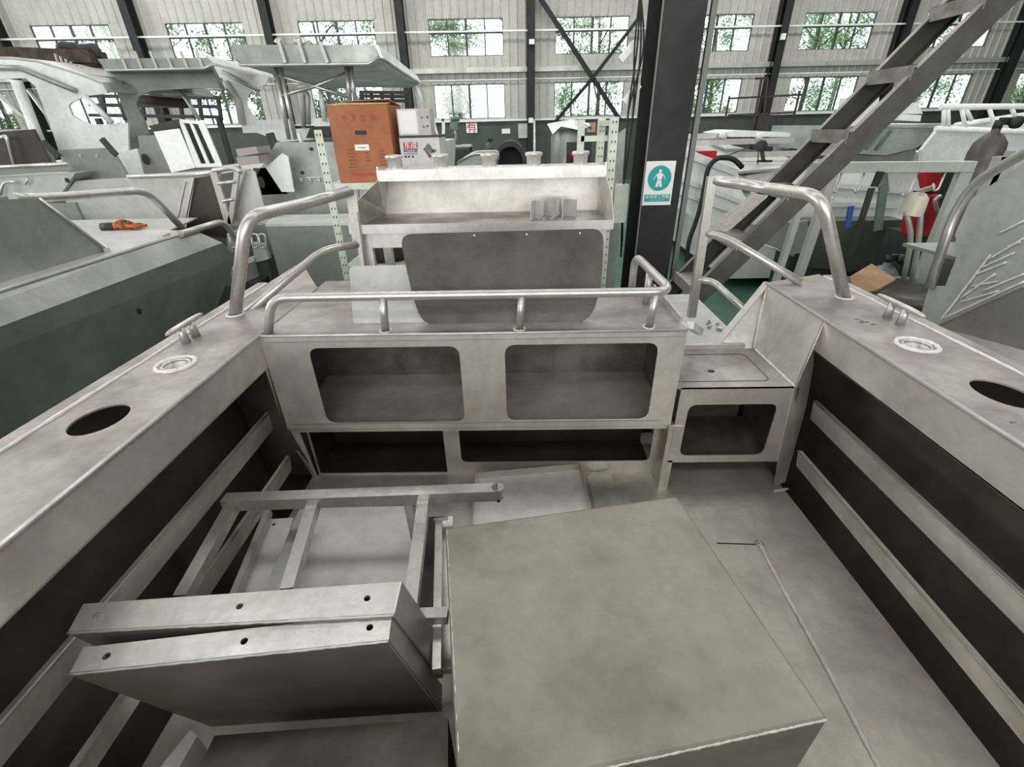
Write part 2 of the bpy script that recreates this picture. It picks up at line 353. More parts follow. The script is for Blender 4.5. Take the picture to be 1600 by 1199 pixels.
    # deck support longitudinals behind the stringers
for s, gi, go, ye in ((1, 1.122, 1.43, 2.06), (-1, -.953, -1.235, 2.09)):
    lo, hi = min(gi, go), max(gi, go)
    a = V((gi, -2.2, G)); b = V((gi+(0 if s > 0 else .25), ye+(0 if s > 0 else .3), G)) if False else V((gi, ye, G)); c = V((go, ye+(.12 if s > 0 else .5), G)); d = V((go, -2.2, G))
    hs = []
    if s > 0:
        hs += [oval((1.287, 1.066, G), .062, .078), oval((1.287, 1.371, G), .036, .036), oval((1.287, .42, G), .07, .08)]
        rings = [(1.287, 1.371)]
    else:
        hs += [oval((-1.108, .990, G), .062, .075), oval((-1.111, 1.305, G), .036, .036), oval((-1.145, .635, G), .036, .036)]
        rings = [(-1.111, 1.305), (-1.145, .635)]
    gtop = MB().plate([a, b, c, d] if s > 0 else [a, d, c, b], .005, hs, (0, 0, -1)); go_ = gtop.build('gunwale', ALUTOP, boat, label='right gunwale top with oval cutout' if s > 0 else 'left gunwale top with oval cutout')
    # inner lip, rolled edge
    yl = 1.60 if s > 0 else 1.53
    lip = MB().plate([(gi, -2.2, G), (gi, yl, G), (gi, yl, G-.128), (gi, -2.2, G-.128)], .005, (), (s, 0, 0))
    lip.bar((gi+s*.012, -2.2, G-.126), (gi+s*.012, yl, G-.126), .024, .005)
    lip.build('gunwale_lip', ALU, boat)
    MB().tube([(gi, -2.2, G), (gi, ye, G)], .007, 8).build('rolled_edge', BRIGHT, boat)
    # rub rail at outer edge
    MB().bar((go+s*.026, -2.2, G-.016), (go+s*.026, ye+.1, G-.016), .05, .04).build('rub_rail', ALUTOP, boat, bev=.006)
    bead([(go, -2.2, G+.001), (go, ye+.08, G+.001)], .006, 3+s, .03).build('weld_seam', WELD, boat)
    for x, y in rings:
        m = MB().lathe([(.036, -.08), (.036, .003), (.040, .004), (.042, 0)], (x, y, G), 24); r = m.build('rod_holder', BRIGHT, boat)
        q = bead([(x+.056*math.cos(t*.3), y+.056*math.sin(t*.3), G+.001) for t in range(22)], .008, int(x*100)).build('weld_ring', WELD, r)
    # cleat
    cy_ = 1.60 if s > 0 else 1.66; cx_ = 1.385 if s > 0 else -1.20
    A = az(1371, 460, G+.06) if s > 0 else az(259, 524, G+.06); Bc = az(1446, 496, G+.06) if s > 0 else az(316, 490, G+.06)
    cl = MB().tube([A, lerp(A, Bc, .06), lerp(A, Bc, .15), lerp(A, Bc, .3), lerp(A, Bc, .5), lerp(A, Bc, .7), lerp(A, Bc, .85), lerp(A, Bc, .94), Bc], lambda t: .003+.008*math.sin(math.pi*min(1, max(0, t)))**.6, 10)
    c = cl.build('cleat', TUBE, boat)
    for t in (.36, .64):
        p = lerp(A, Bc, t); MB().tube([p, (p.x, p.y, G)], lambda q: .010+.006*q*q, 10).build('cleat_post', TUBE, c)
    # stringers
    for z, x, w, y1 in ((1.055, 1.20, .088, 1.60), (.885, 1.135, .075, 1.50)):
        xx = x*s if s > 0 else -(x-.16)
        m = MB(); tilt = .012
        m.plate([(xx, -2.2, z-w/2), (xx, y1, z-w/2), (xx-s*tilt, y1, z+w/2), (xx-s*tilt, -2.2, z+w/2)], .006, (), (s, 0, 0))
        m.bar((xx-s*tilt+s*.007, -2.2, z+w/2), (xx-s*tilt+s*.007, y1, z+w/2), .014, .005)
        m.build('side_stringer', ALU, boat)
        MB().tube([(xx-s*tilt, -2.2, z+w/2), (xx-s*tilt, y1, z+w/2)], .0035, 6).build('stringer_edge', BRIGHT, boat)
MB().plate([(-.98, 1.99, .33), (1.15, 1.99, .33), (1.38, 1.99, 1.09), (-1.22, 1.99, 1.09)], .006, (), (0, 1, 0)).build('transom', DARKP, boat)
MB().plate([(-1.22, 2.0, 1.08), (-1.24, 2.0, G-.01), (-.96, 2.0, G-.01), (-.96, 2.0, 1.08)], .006, (), (0, 1, 0)).build('transom_corner', GREYP, boat)
MB().plate([(1.38, 2.03, 1.08), (1.40, 2.03, G-.01), (1.13, 2.03, G-.01), (1.08, 2.03, 1.08)], .006, (), (0, 1, 0)).build('transom_corner', GREYP, boat)
# bulkhead closing the cockpit behind the viewer
MB().bb(-1.2, 1.38, -2.21, -2.2, .35, G).build('bulkhead', ALU, boat)
MB().plate([(-1.2, -.75, DZ), (1.35, -.75, DZ), (1.35, -.75, 1.78), (-1.2, -.75, 1.78)], .01, (), (0, -1, 0)).build('shade_panel', GREYP, boat)  # unseen panel added behind the camera to shade the low foreground
# --- transom console
x0, x1, y0, y1, zb = -.952, .597, 1.524, 1.98, 1.040
def cut(l): return rounded([ay(px, py, y0) for px, py in l], .035)
op1 = cut([(467, 547), (712, 543), (721, 651), (503, 657)]); op2 = cut([(786, 539), (1034, 532), (1022, 640), (790, 651)])
op1 = rrect((0, y0, 0), (1, 0, 0), (0, 0, 1), -.783, -.226, 1.068, 1.400, .04)
op2 = rrect((0, y0, 0), (1, 0, 0), (0, 0, 1), -.058, .502, 1.072, 1.402, .04)
MB().plate([(x0, y0, zb), (x1, y0, zb), (x1, y0, G), (x0, y0, G)], .005, [op1, op2], (0, 1, 0)).build('console_front', ALU, boat, bev=.001)
MB().plate([(x0, y0, G+.001), (x1, y0, G+.001), (x1, y1, G+.001), (-.7, 2.2, G+.001), (-.953, 2.2, G+.001)], .005, (), (0, 0, -1)).build('console_top', ALUTOP, boat)
MB().bb(x0, x1, y0+.006, y1, zb, zb+.004).build('console_shelf', ALU, boat)
MB().bb(x0, x1, y1-.004, y1, zb, G-.006).build('console_back', SHADE_STAIN, boat)
MB().bb(x1-.004, x1, y0+.006, y1-.005, zb+.005, G-.006).build('console_side', SHADE_STAIN, boat)
MB().bb(x0, x0+.004, y0+.006, y1-.005, zb+.005, G-.006).build('console_side', SHADE_STAIN, boat)
MB().tube([(x0, y0, G), (x1, y0, G)], .005, 8).build('rolled_edge', BRIGHT, boat)
MB().bar((x1-.006, y0+.06, G+.012), (x1-.006, y1, G+.012), .008, .03, ).bar((x1+.012, y0+.06, G-.02), (x1+.012, y1, G-.02), .024, .006).build('top_flange', BRIGHT, boat)
MB().bar((x0+.02, y0-.0015, zb+.0255), (x1-.05, y0-.0015, zb+.0255), .003, .003).bar((x0+.02, y0-.0015, G-.022), (x1-.01, y0-.0015, G-.022), .003, .003).build('seam_line', GREYP, boat)
# lower front, set back
yb = 1.64
lo1 = rrect((0, yb, 0), (1, 0, 0), (0, 0, 1), x0+.015, -.345, DZ+.008, zb-.02, .006)
lo2 = rrect((0, yb, 0), (1, 0, 0), (0, 0, 1), -.275, .575, DZ+.065, zb-.025, .03)
MB().plate([(x0, yb, DZ), (x1, yb, DZ), (x1, yb, zb), (x0, yb, zb)], .005, [lo1, lo2], (0, 1, 0)).build('lower_front', ALU, boat)
MB().bb(x0, x1, yb+.01, y1-.1, DZ+.001, DZ+.003).build('lower_floor', DARKP, boat)  # dark plates here and below paint the shade of the lower openings
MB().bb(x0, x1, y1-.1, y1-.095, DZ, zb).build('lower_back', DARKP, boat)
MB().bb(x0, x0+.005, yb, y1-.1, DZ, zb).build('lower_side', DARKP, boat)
MB().bb(x0, x1, y0+.02, y0+.03, zb-.03, zb).build('shelf_lip', ALU, boat)
MB().plate([(x1-.005, y0, DZ), (x1-.005, y0, zb), (x1-.005, yb, zb), (x1-.005, yb, DZ)], .02, (), (1, 0, 0)).build('console_leg', ALU, boat)
# left corner frame
MB().plate([(-.957, 1.51, 1.33), (-.957, 1.515, G-.005), (-.945, 1.53, G-.005), (-.945, 1.62, DZ), (-.965, 1.62, DZ), (-.975, 1.54, 1.0)], .005, (), (0, 1, 0)).build('corner_frame', ALU, boat)
MB().plate([(-.952, 1.525, G-.13), (-.952, 1.525, zb), (-.952, 1.62, DZ+.02), (-1.16, 1.62, DZ+.02), (-1.2, 1.62, G-.13)], .006, (), (0, 1, 0)).build('side_frame', HULLSHADE, boat)
# --- step box
sx1 = 1.04
sop = rrect((0, y0, 0), (1, 0, 0), (0, 0, 1), .655, 1.0, .885, 1.135, .035)
MB().plate([(x1+.016, y0, .85), (sx1+.03, y0, .85), (sx1+.03, y0, 1.0), (sx1, y0, 1.21), (x1+.016, y0, 1.21)], .005, [sop], (0, 1, 0)).build('step_front', ALU, boat)
MB().bb(x1+.003, sx1, y0, 1.87, 1.205, 1.21).build('step_top', ALUTOP, boat)
MB().bb(x1+.003, sx1+.02, y0+.006, 1.86, .853, .857).build('step_shelf', SHADE_STAIN, boat)
MB().bb(x1+.003, sx1, 1.862, 1.868, .85, 1.2).build('step_back', SHADE_STAIN, boat)
MB().bb(sx1+.022, sx1+.027, y0+.006, 1.86, .85, 1.2).build('step_side', SHADE_STAIN, boat)
hr = rrect((0, 0, 1.2105), (1, 0, 0), (0, 1, 0), .60, .975, 1.575, 1.815, .03)
MB().tube(hr+[hr[0]], .0016, 5, caps=False).build('hatch_seam', DARKP, boat)
MB().plate(oval((.775, 1.66, 1.2112), .014, .012), .0012, (), (0, 0, -1)).build('finger_hole', BLACK, boat)
bead([(sx1, 1.525, 1.212), (sx1, 1.86, 1.212)], .006, 9).build('weld_seam', WELD, boat)
bead([(x1+.004, 1.52, zb), (x1+.055, 1.52, zb)], .005, 19).build('weld_seam', WELD, boat)
MB().bb(x1+.015, x1+.035, y0, y0+.01, DZ, .86).build('step_leg', ALU, boat)
# cowling filler and corner frame on the right
MB().plate([(sx1, 1.87, 1.21), (sx1, 1.52, 1.21), (1.122, 1.60, G), (1.122, 2.05, G)], .005, (), (1, 0, 0)).build('cowling_panel', ALU, boat)
MB().plate([(sx1, 1.52, 1.21), (1.122, 1.60, G), (1.122, 1.60, G-.128), (1.16, 1.63, 1.25), (1.18, 1.62, 1.06), (1.15, 1.56, .88), (1.145, 1.54, DZ+.02), (1.09, 1.52, DZ+.02), (1.07, 1.52, .85)], .006, (), (0, 1, 0)).build('corner_frame', ALU, boat)
bead([(1.08, 1.50, DZ+.006), (1.15, 1.515, DZ+.006)], .006, 11).build('weld_seam', WELD, boat)
bead([(1.121, 2.045, G), (sx1-.002, 1.868, 1.213)], .004, 15).build('weld_seam', WELD, boat)
MB().plate([(sx1, 1.87, 1.20), (1.122, 2.05, G), (1.115, 2.06, G), (.86, 1.88, 1.20)], .005, (), (0, 1, 0)).build('door_gusset', BRIGHT, boat)
MB().bar((1.122, 2.05, G+.003), (.86, 1.88, 1.20), .03, .006).build('gusset_edge', BRIGHT, boat)
# floor weld line and seam
bead([tuple(az(1187, 850, DZ+.004)), tuple(az(1215, 905, DZ+.004)), tuple(az(1290, 1040, DZ+.004)), (.868, .50, DZ+.004), (.868, .2, DZ+.004)], .0075, 5).build('deck_weld', WELD, boat)
MB().lathe([(.014, 0), (.016, .003), (.009, .004), (.008, .001)], az(1186, 850, DZ+.001), 14).build('deck_plug', BRIGHT, boat)
MB().bar(az(1120, 849, DZ+.0015), az(1180, 851, DZ+.0015), .003, .003).build('deck_seam', RUST, boat)
# swim platform astern
MB().bb(-1.0, 1.15, 1.99, 2.95, 1.085, 1.10).build('swim_platform', GREYL, boat)
MB().bb(-.2, .2, 2.0, 2.9, .3, 1.085).build('platform_support', GREYP, boat)
MB().bar((.63, 2.0, 1.2), (.95, 1.95, 1.12), .03, .03).bar((.64, 1.62, 1.43), (.80, 1.9, 1.28), .028, .028).bar((.64, 1.88, 1.22), (1.0, 1.88, 1.22), .02, .02).build('platform_frame', BRIGHT, boat)
# --- stern hand rail along the console
rl = fillet([(-.93, 1.555, G), (-.885, 1.56, 1.583), (.53, 1.555, 1.583), (.50, 2.0, 1.60), (.50, 2.0, G)], [0, .06, .07, .07, 0], 8)
h = MB().tube(rl, .0165, 14).build('stern_rail', TUBE, boat)
for x in (-.495, -.003, .467):
    MB().cyl((x+.01, 1.556, 1.58), (x, 1.556, G), .0145, 12).build('rail_post', TUBE, h)
    bead([(x+.02*math.cos(t*.6), 1.556+.02*math.sin(t*.6), G+.002) for t in range(11)], .004, 31).build('rail_weld', WELD, h)
MB().cyl((.515, 1.80, 1.59), (.515, 1.80, G), .0145, 12).build('rail_post', TUBE, h)
for px_a, py_a, r_a in ((1350, 503, .018), (1366, 507, .012), (1340, 499, .010), (1583, 660, .008), (1398, 528, .007)):
    c_ = az(px_a, py_a, G+.0006); MB().plate([c_+V((math.cos(t*.52)*r_a*(1+.4*math.sin(t*2.1)), math.sin(t*.52)*r_a*.5*(1+.4*math.cos(t*1.7)), 0)) for t in range(12)], .0005, (), (0, 0, -1)).build('burn_stain', SHADE_STAIN, boat)
# --- big corner rails
for s in (-1, 1):
    if s < 0:
        foot = (-1.16, 1.75, G); corner = (-1.005, 1.76, 1.825); kn = ay(478, 318, 2.12); end = ay(545, 299, 2.32)
        mid = [ay(385, 490, 1.80), ay(505, 390, 2.2), ay(560, 382, 2.34)]
    else:
        foot = (1.34, 1.84, G); corner = (1.135, 1.85, 1.845); kn = ay(1190, 293, 2.22); end = ay(1116, 281, 2.32)
        mid = [ay(1252, 442, 2.02), ay(1135, 372, 2.26), ay(1103, 364, 2.32)]
    r = MB().tube(fillet([foot, corner, kn, end], [0, .09, .08, 0], 8), .0235, 16)
    r = r.build('corner_rail', TUBE, boat)
    MB().tube(fillet(mid, .08, 6), .018, 12).build('mid_rail', TUBE, r)
    bead([(foot[0]+.03*math.cos(t*.5), foot[1]+.03*math.sin(t*.5), G+.003) for t in range(14)], .006, 41).build('rail_weld', WELD, r)
    if s > 0:
        MB().bar(ay(1112, 276, 2.32), ay(1080, 495, 2.32), .04, .03, (0, 1, 0)).build('rail_post', TUBE, r)
        MB().tube(fillet([ay(1090, 437, 2.32), ay(1115, 440, 2.3), ay(1172, 492, 2.02)], .06, 6), .016, 12).build('low_rail', TUBE, r)
    else:
        MB().bar(ay(548, 296, 2.34), ay(560, 386, 2.34), .05, .008, (0, 1, 0)).bar(ay(556, 330, 2.34), (-.82, 2.34, 1.10), .02, .03, (0, 1, 0)).build('rail_post', TUBE, r)
# ================================================================== THINGS IN THE COCKPIT
# big welded box
bt = 1.15
c1, c2, c3 = az(695, 825, bt), az(1058, 775, bt), az(1300, 1120, bt)
u = (c2-c1).normalized(); w = V((u.y, -u.x, 0)); L = (c2-c1).length; Wd = .585
c4 = c1 + w*Wd; c3 = c2 + w*Wd
bx = thing('welded_box', 'large dusty aluminium box with plain square top standing on the cockpit deck', 'box', ((c1.x+c3.x)/2, (c1.y+c3.y)/2, DZ))
vs = [c1, c2, c3, c4] + [V((p.x, p.y, DZ+.001)) for p in (c1, c2, c3, c4)]
MB().add(vs, [(0, 1, 2, 3), (7, 6, 5, 4), (0, 4, 5, 1), (1, 5, 6, 2), (2, 6, 7, 3), (3, 7, 4, 0)]).build('box_shell', BOXM, bx, bev=.007)
bead([c4+V((.004, 0, -.003)), c3+V((-.004, 0, -.003))], .0022, 51, .006).build('weld_seam', WELD, bx)
bead([c1+V((.006, 0, -.002)), c4+V((.006, 0, -.002))], .0018, 52, .01).build('weld_seam', ALU, bx)
# two folded pans leaning
def pan(name, label, a, b, b2, a2, fa, fb, hc):
    """a, b: far edge of the top flange, a2, b2: its near edge, fa, fb: foot of the face"""
    a, b, a2, b2, fa, fb = [V(p) for p in (a, b, a2, b2, fa, fb)]
    base = (fa+fb)/2; o = thing(name, label, 'metal tray', (base.x, base.y, DZ))
    e = (b-a).normalized(); t = ((a2-a)+(b2-b))/2
    hs = [oval(lerp(lerp(a, b, f), lerp(a2, b2, f), .45), .0075, .0075, e, t.normalized(), 12) for f in hc]
    n = e.cross(t).normalized()
    if n.z > 0: n = -n
    MB().plate([a, b, b2, a2], .004, hs, n).build('folded_flange', BRIGHT, o)
    fn = (b2-a2).cross(fa-a2).normalized()
    if fn.y < 0: fn = -fn
    MB().plate([a2, b2, fb, fa], .004, (), fn).build('face_plate', BOXM, o)
    MB().plate([b, b2, fb, fb+(b-b2)], .004, (), -e).build('end_flange', ALU, o)
    MB().plate([a, a2, fa, fa+(a-a2)], .004, (), e).build('end_flange', ALU, o)
    bead([a2, b2], .003, 61).build('edge_weld', BRIGHT, o)
zt = 1.2
pan('folded_tray', 'shallow aluminium tray on edge, rear one of the two left of the big box', az(130, 944, zt), az(628, 909, zt), az(616, 962, zt-.005), az(105, 990, zt-.005), az(310, 1085, .80), az(692, 1060, .78), (.06, .50, .90))
pan('folded_tray', 'shallow aluminium tray with dark screw holes, leaning in front of its matching tray', az(130, 1012, zt-.012), az(613, 957, zt-.012), az(607, 1003, zt-.016), az(107, 1055, zt-.016), az(330, 1136, .76), az(690, 1112, .74), (.09, .52, .93))
# tubular frame with legs
zf = 1.05
fr = thing('tube_frame', 'ladder-like aluminium square tube frame lying on the cockpit floor behind the trays', 'metal frame', (-.5, .95, DZ))
A, B = az(352, 785, zf), az(778, 769, zf)
MB().bar(A, B, .042, .042).lathe([(.0205, -.021), (.0205, .021)], B, 20).lathe([(0, .021), (.0205, .021)], B, 20).build('top_rail', TUBE, fr)
MB().lathe([(.0, .0215), (.006, .0215)], B+V((.004, -.0215, .0)), 10, (0, -1, 0)).build('bolt_hole', BLACK, fr)
for a, b, zz in (((365, 790), (285, 935), .98), ((490, 790), (450, 925), 1.0), ((662, 785), (640, 968), 1.0), ((700, 812), (700, 1050), .80)):
    MB().bar(az(*a, zf-.02 if zz > .9 else .9), az(*b, zz), .036, .036).build('frame_bar', TUBE, fr)
MB().bar(az(420, 800, .86), az(365, 935, .86), .02, .03).bar(az(480, 800, .9), az(425, 935, .9), .05, .03).build('lower_bar', GREYL, fr)
MB().bar(az(620, 965, .98), az(700, 962, .98), .03, .03).build('cross_bar', TUBE, fr)
for x_, y_ in ((B.x-.3, B.y),):
    MB().bar((x_, y_, zf-.02), (x_, y_+.02, DZ), .03, .03, (0, 1, 0)).build('frame_leg', TUBE, fr)
# white flat pan under the frame
def flat_tray(name, label, pts, h, mm, cat='metal tray', rim=.03, bottom=None):
    pts = [V(p) for p in pts]; zb_ = pts[0].z
    c = sum(pts, V())/len(pts); o = thing(name, label, cat, (c.x, c.y, zb_))
    MB().plate(pts, .004, (), (0, 0, 1)).build('tray_floor', mm, o)
    for i in range(len(pts)):
        a, b = pts[i], pts[(i+1) % len(pts)]; inn = (c-(a+b)/2); inn.z = 0; inn.normalize()
        MB().plate([a+V((0, 0, .004)), b+V((0, 0, .004)), b+V((0, 0, h)), a+V((0, 0, h))], .003, (), inn).build('tray_wall', ALU, o)
    return o
flat_tray('flat_tray', 'bright shallow aluminium tray seen through the bars of the tube frame', [az(500, 793, .80), az(650, 790, .80), az(650, 935, .80), az(455, 935, .80)], .03, FILM)
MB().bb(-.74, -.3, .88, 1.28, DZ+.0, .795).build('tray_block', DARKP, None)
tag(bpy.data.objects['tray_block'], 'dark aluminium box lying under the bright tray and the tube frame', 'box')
pn = thing('narrow_panel', 'narrow white panel with a screw hole beside the tray under the tube frame', 'metal panel', (-.93, 1.1, .82))
MB().plate([az(415, 812, .82), az(458, 809, .82), az(425, 925, .82), az(375, 925, .82)], .02, (), (0, 0, -1)).build('panel', FILM, pn)
MB().lathe([(0, .001), (.006, .001)], az(428, 820, .82), 10).build('screw_hole', BLACK, pn)
# flat tray behind the box
flat_tray('flat_tray', 'shallow rectangular aluminium tray with raised rim on the deck behind the big box', [(-.215, 1.575, DZ+.02), (.262, 1.635, DZ+.02), (.28, 1.2, DZ+.02), (-.185, 1.15, DZ+.02)], .04, FILM)
pt = [az(918, 745, DZ+.008), az(928, 737, DZ+.008), az(955, 742, DZ+.008), az(958, 756, DZ+.008), az(975, 760, DZ+.008), az(986, 785, DZ+.008), az(990, 800, DZ+.008), az(930, 800, DZ+.008)]
tag(MB().plate(pt, .008, (), (0, 0, -1)).build('notched_plate', ALU), 'small aluminium plate with notched rounded corner right of the rimmed tray on the deck', 'metal plate')
tag(MB().plate([az(700, 790, .72), az(745, 760, .72), az(742, 830, .72), az(690, 830, .72)], .02, (), (0, 0, -1)).build('metal_sheet', ALU), 'small flat aluminium panel on the deck left of the rimmed tray', 'metal plate')
# slim bars standing between frame and box
sb = thing('slim_bar', 'bright slim aluminium bar with pointed end lying against the left side of the big box', 'metal bar', tuple(az(683, 930, .9)))
MB().bar(az(686, 815, .95), az(683, 1050, .90), .022, .03).build('bar_body', BRIGHT, sb)
bead([az(678, 812, .965), az(700, 810, .965)], .006, 71).build('weld_blob', WELD, sb)
# dark box below trays, near the viewer
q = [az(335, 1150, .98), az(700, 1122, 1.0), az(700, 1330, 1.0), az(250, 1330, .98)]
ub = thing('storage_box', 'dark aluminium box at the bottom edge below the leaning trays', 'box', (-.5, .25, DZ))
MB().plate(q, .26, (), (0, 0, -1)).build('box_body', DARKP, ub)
MB().plate([az(298, 1140, .9), az(308, 1150, .9), az(262, 1230, .9), az(225, 1230, .9)], .19, (), (0, 0, -1)).build('white_flange', FILM, ub)
# ================================================================== PANELS ON THE CONSOLE, BAIT STATION
def lean(name, label, pts, r, t, mm, cat='metal panel'):
    o = MB().plate(rounded(pts, r, 7), t, (), None)
    return o
yb0, yb1 = 1.615, 1.77
def lp(px, py):  # point on the leaning plane of the dark plate
    return ap(px, py, V((0, yb0, G)), V((0, .31, -.155)).normalized())
pl = [lp(622, 366), lp(945, 357), lp(922, 511), lp(662, 517)]
pl = [lp(624, 366), lp(944, 357), lp(940, 440), lp(924, 505), lp(660, 511), lp(641, 450)]
o = MB().plate(fillet(pl, [.05, .05, .08, .10, .10, .08], 7, True), .005, (), V((0, .155, .31)).normalized() if False else V((0, .894, -.447))).build('backrest_board', DARKP, None, bev=.001)
dp = o; tag(dp, 'dark stained panel with rounded corners leaning behind the stern rail', 'metal panel')
for px in (741, 823, 906):
    p = lp(px, 368 - (px-741)*.02); MB().lathe([(0, .001), (.003, .001)], p, 8, (0, -.894, .447)).build('screw_hole', WHITE, dp)
def lq(px, py): return ap(px, py, V((0, yb0+.02, G)), V((0, .31, -.33)).normalized())
pl = [lq(545, 416), lq(640, 414), lq(665, 508), lq(552, 508)]
tag(MB().plate(fillet(pl, .025, 5, True), .004, (), V((0, .73, -.68))).build('light_panel', GREYL, None), 'light grey panel with clipped corners leaning to the left of the dark panel', 'metal panel')
bs = thing('bait_station', 'aluminium bait station with a tray, curved ends and five cups along its top shelf', 'bait station', (-.19, 2.6, 1.10))
tz = 1.665; bx0, bx1 = -.84, .46
MB().bb(bx0, bx1, 2.36, 2.82, tz-.004, tz).build('tray_floor', ALUTOP, bs)
MB().bb(bx0-.004, bx1+.004, 2.345, 2.352, tz-.022, tz+.022).bb(bx0, bx1, 2.352, 2.36, tz-.022, tz-.016).build('front_lip', BRIGHT, bs)
MB().plate([(bx0, 2.80, tz), (bx1, 2.80, tz), (.44, 2.80, 1.90), (-.72, 2.80, 1.90)], .006, (), (0, 1, 0)).build('back_panel', ALU, bs)
MB().bb(-.72, .44, 2.56, 2.80, 1.905, 1.911).build('top_shelf', BRIGHT, bs)
MB().bb(-.722, .442, 2.55, 2.557, 1.862, 1.915).build('shelf_lip', BRIGHT, bs)
for xe, xs in ((bx0, -.72), (bx1, .44)):
    pr = [V((xe, 2.352, tz-.02)), V((xe, 2.352, tz+.03)), V((lerp(xe, xs, .35), 2.42, tz+.13)), V((xs, 2.55, 1.87)), V((xs, 2.56, 1.93)), V((xs, 2.80, 1.91)), V((lerp(xe, xs, .5), 2.81, tz))]
    pf = pr; MB().add(pf + [p+V((.005, 0, 0)) for p in pf], [(0, 1, 2, 6), (2, 3, 4, 5, 6), (13, 9, 8, 7), (13, 12, 11, 10, 9), (0, 7, 8, 1), (1, 8, 9, 2), (2, 9, 10, 3), (3, 10, 11, 4), (4, 11, 12, 5), (5, 12, 13, 6), (6, 13, 7, 0)]).build('end_plate', ALU, bs)
for x in (-.64, -.40, -.15, .08, .32):
    c = MB().lathe([(.036, 1.911), (.036, 1.958), (.044, 1.963), (.046, 1.972), (.042, 1.978), (.032, 1.98), (.032, 1.92)], (x, 2.62, 0), 20).build('rod_cup', BRIGHT, bs)
    bead([(x+.040*math.cos(t*.6), 2.62+.040*math.sin(t*.6), 1.914) for t in range(11)], .006, 81).build('cup_weld', WELD, c)
bead([(-.42, 2.58, 1.913), (.36, 2.58, 1.913)], .006, 82, .05).build('weld_seam', WELD, bs)
for x in (-.78, .41):
    for y in (2.40, 2.76): MB().bar((x, y, 1.10), (x, y, tz-.005), .05, .035, (0, 1, 0)).build('leg', BRIGHT, bs)
MB().bb(-.78, .41, 2.385, 2.41, tz-.10, tz-.03).build('apron', BRIGHT, bs)
# brackets lying in the tray
def bracket(c, a, s, h, lab):
    c = V(c); m = MB(); R = Matrix.Rotation(a, 3, 'Z')
    p = [V((-s, -s*.6, 0)), V((0, s*.5, 0)), V((s, -s*.6, 0))]
    for i in range(2):
        A_, B_ = c + R @ p[i], c + R @ p[i+1]
        m.plate([A_, B_, B_+V((0, 0, h)), A_+V((0, 0, h))], .004, (), None)
    # ribbed edges
    for k in range(5):
        t = k/5; q_ = c + R @ lerp(p[0], p[1], t); m.bar(q_, q_+V((0, 0, h)), .004, .004, (0, 1, 0))
    return tag(m.build('angle_bracket', GREYL), lab, 'bracket')
bz_ = tz+.001
bracket(ay(832, 340, 2.48)*V((1, 1, 0)) + V((0, 0, bz_)) if False else (az(838, 342, bz_)), .2, .035, .09, 'small folded metal bracket, leftmost of those piled in the tray of the bait station')
bracket(az(866, 338, bz_), 3.3, .04, .09, 'small folded metal bracket in the middle of the pile in the tray')
bracket(az(888, 338, bz_), .1, .038, .085, 'small folded metal bracket, rightmost of the pile in the tray')
tag(MB().bar(az(842, 343, bz_+.01), az(852, 334, bz_+.04), .03, .004).bar(az(852, 334, bz_+.04), az(858, 343, bz_+.01), .03, .004).build('angle_bracket', BRIGHT), 'small bright v-shaped bracket lying at the front of the pile in the tray', 'bracket')
tag(MB().bar(az(860, 343, bz_+.006), az(874, 332, bz_+.03), .012, .008).build('metal_strip', BRIGHT), 'short thin metal strip lying in front of the piled brackets', 'metal strip')
# ================================================================== RACK, BOXES, COLUMN
rk = thing('shelving_rack', 'cream slotted-angle shelving rack behind the bait station', 'shelving', (-.3, 3.2, 0))
def slotted(a, b, w=.045, parent=rk):
    a, b = V(a), V(b); m = MB().bar(a, b, w, .003, (0, 1, 0)).bar(a+V((-w/2, w/2, 0)), b+V((-w/2, w/2, 0)), .003, w, (0, 1, 0))
    o = m.build('post', RACK, parent)
    h = MB(); d = b-a; n = int(d.length/.05)
    for k in range(n):
        for sx in (-.010, .010):
            p = a+d*((k+.5)/n)+V((sx, -.0025, 0)); h.box(p, (.006, .002, .012))
    h.build('slot_hole', DARK, o, kind='stuff'); return o
ry0, ry1 = 3.05, 3.50
rxl, rxr = -1.17, .56
for x, y in ((rxl, ry0), (rxl, ry1), (rxr, ry0), (rxr, ry1)):
    slotted((x, y, 0), (x, y, 2.10 if x < 0 else 2.13))
sh1 = ay(590, 274, 3.08).z
for z in (.25, .85, 1.30, sh1-.04): MB().bb(rxl, rxr, ry0+.005, ry1, z-.035, z).build('shelf', RACK, rk)
MB().bar((rxr, ry0, 2.10), (rxr, ry1, 2.10), .04, .03).bar((rxr-.18, ry0+.1, 2.12), (rxr-.18, ry0+.1, sh1-.04), .04, .03, (0, 1, 0)).bar((rxr-.18, ry0+.1, 2.02), (rxr, ry0+.1, 2.02), .03, .03).build('brace', RACK, rk)
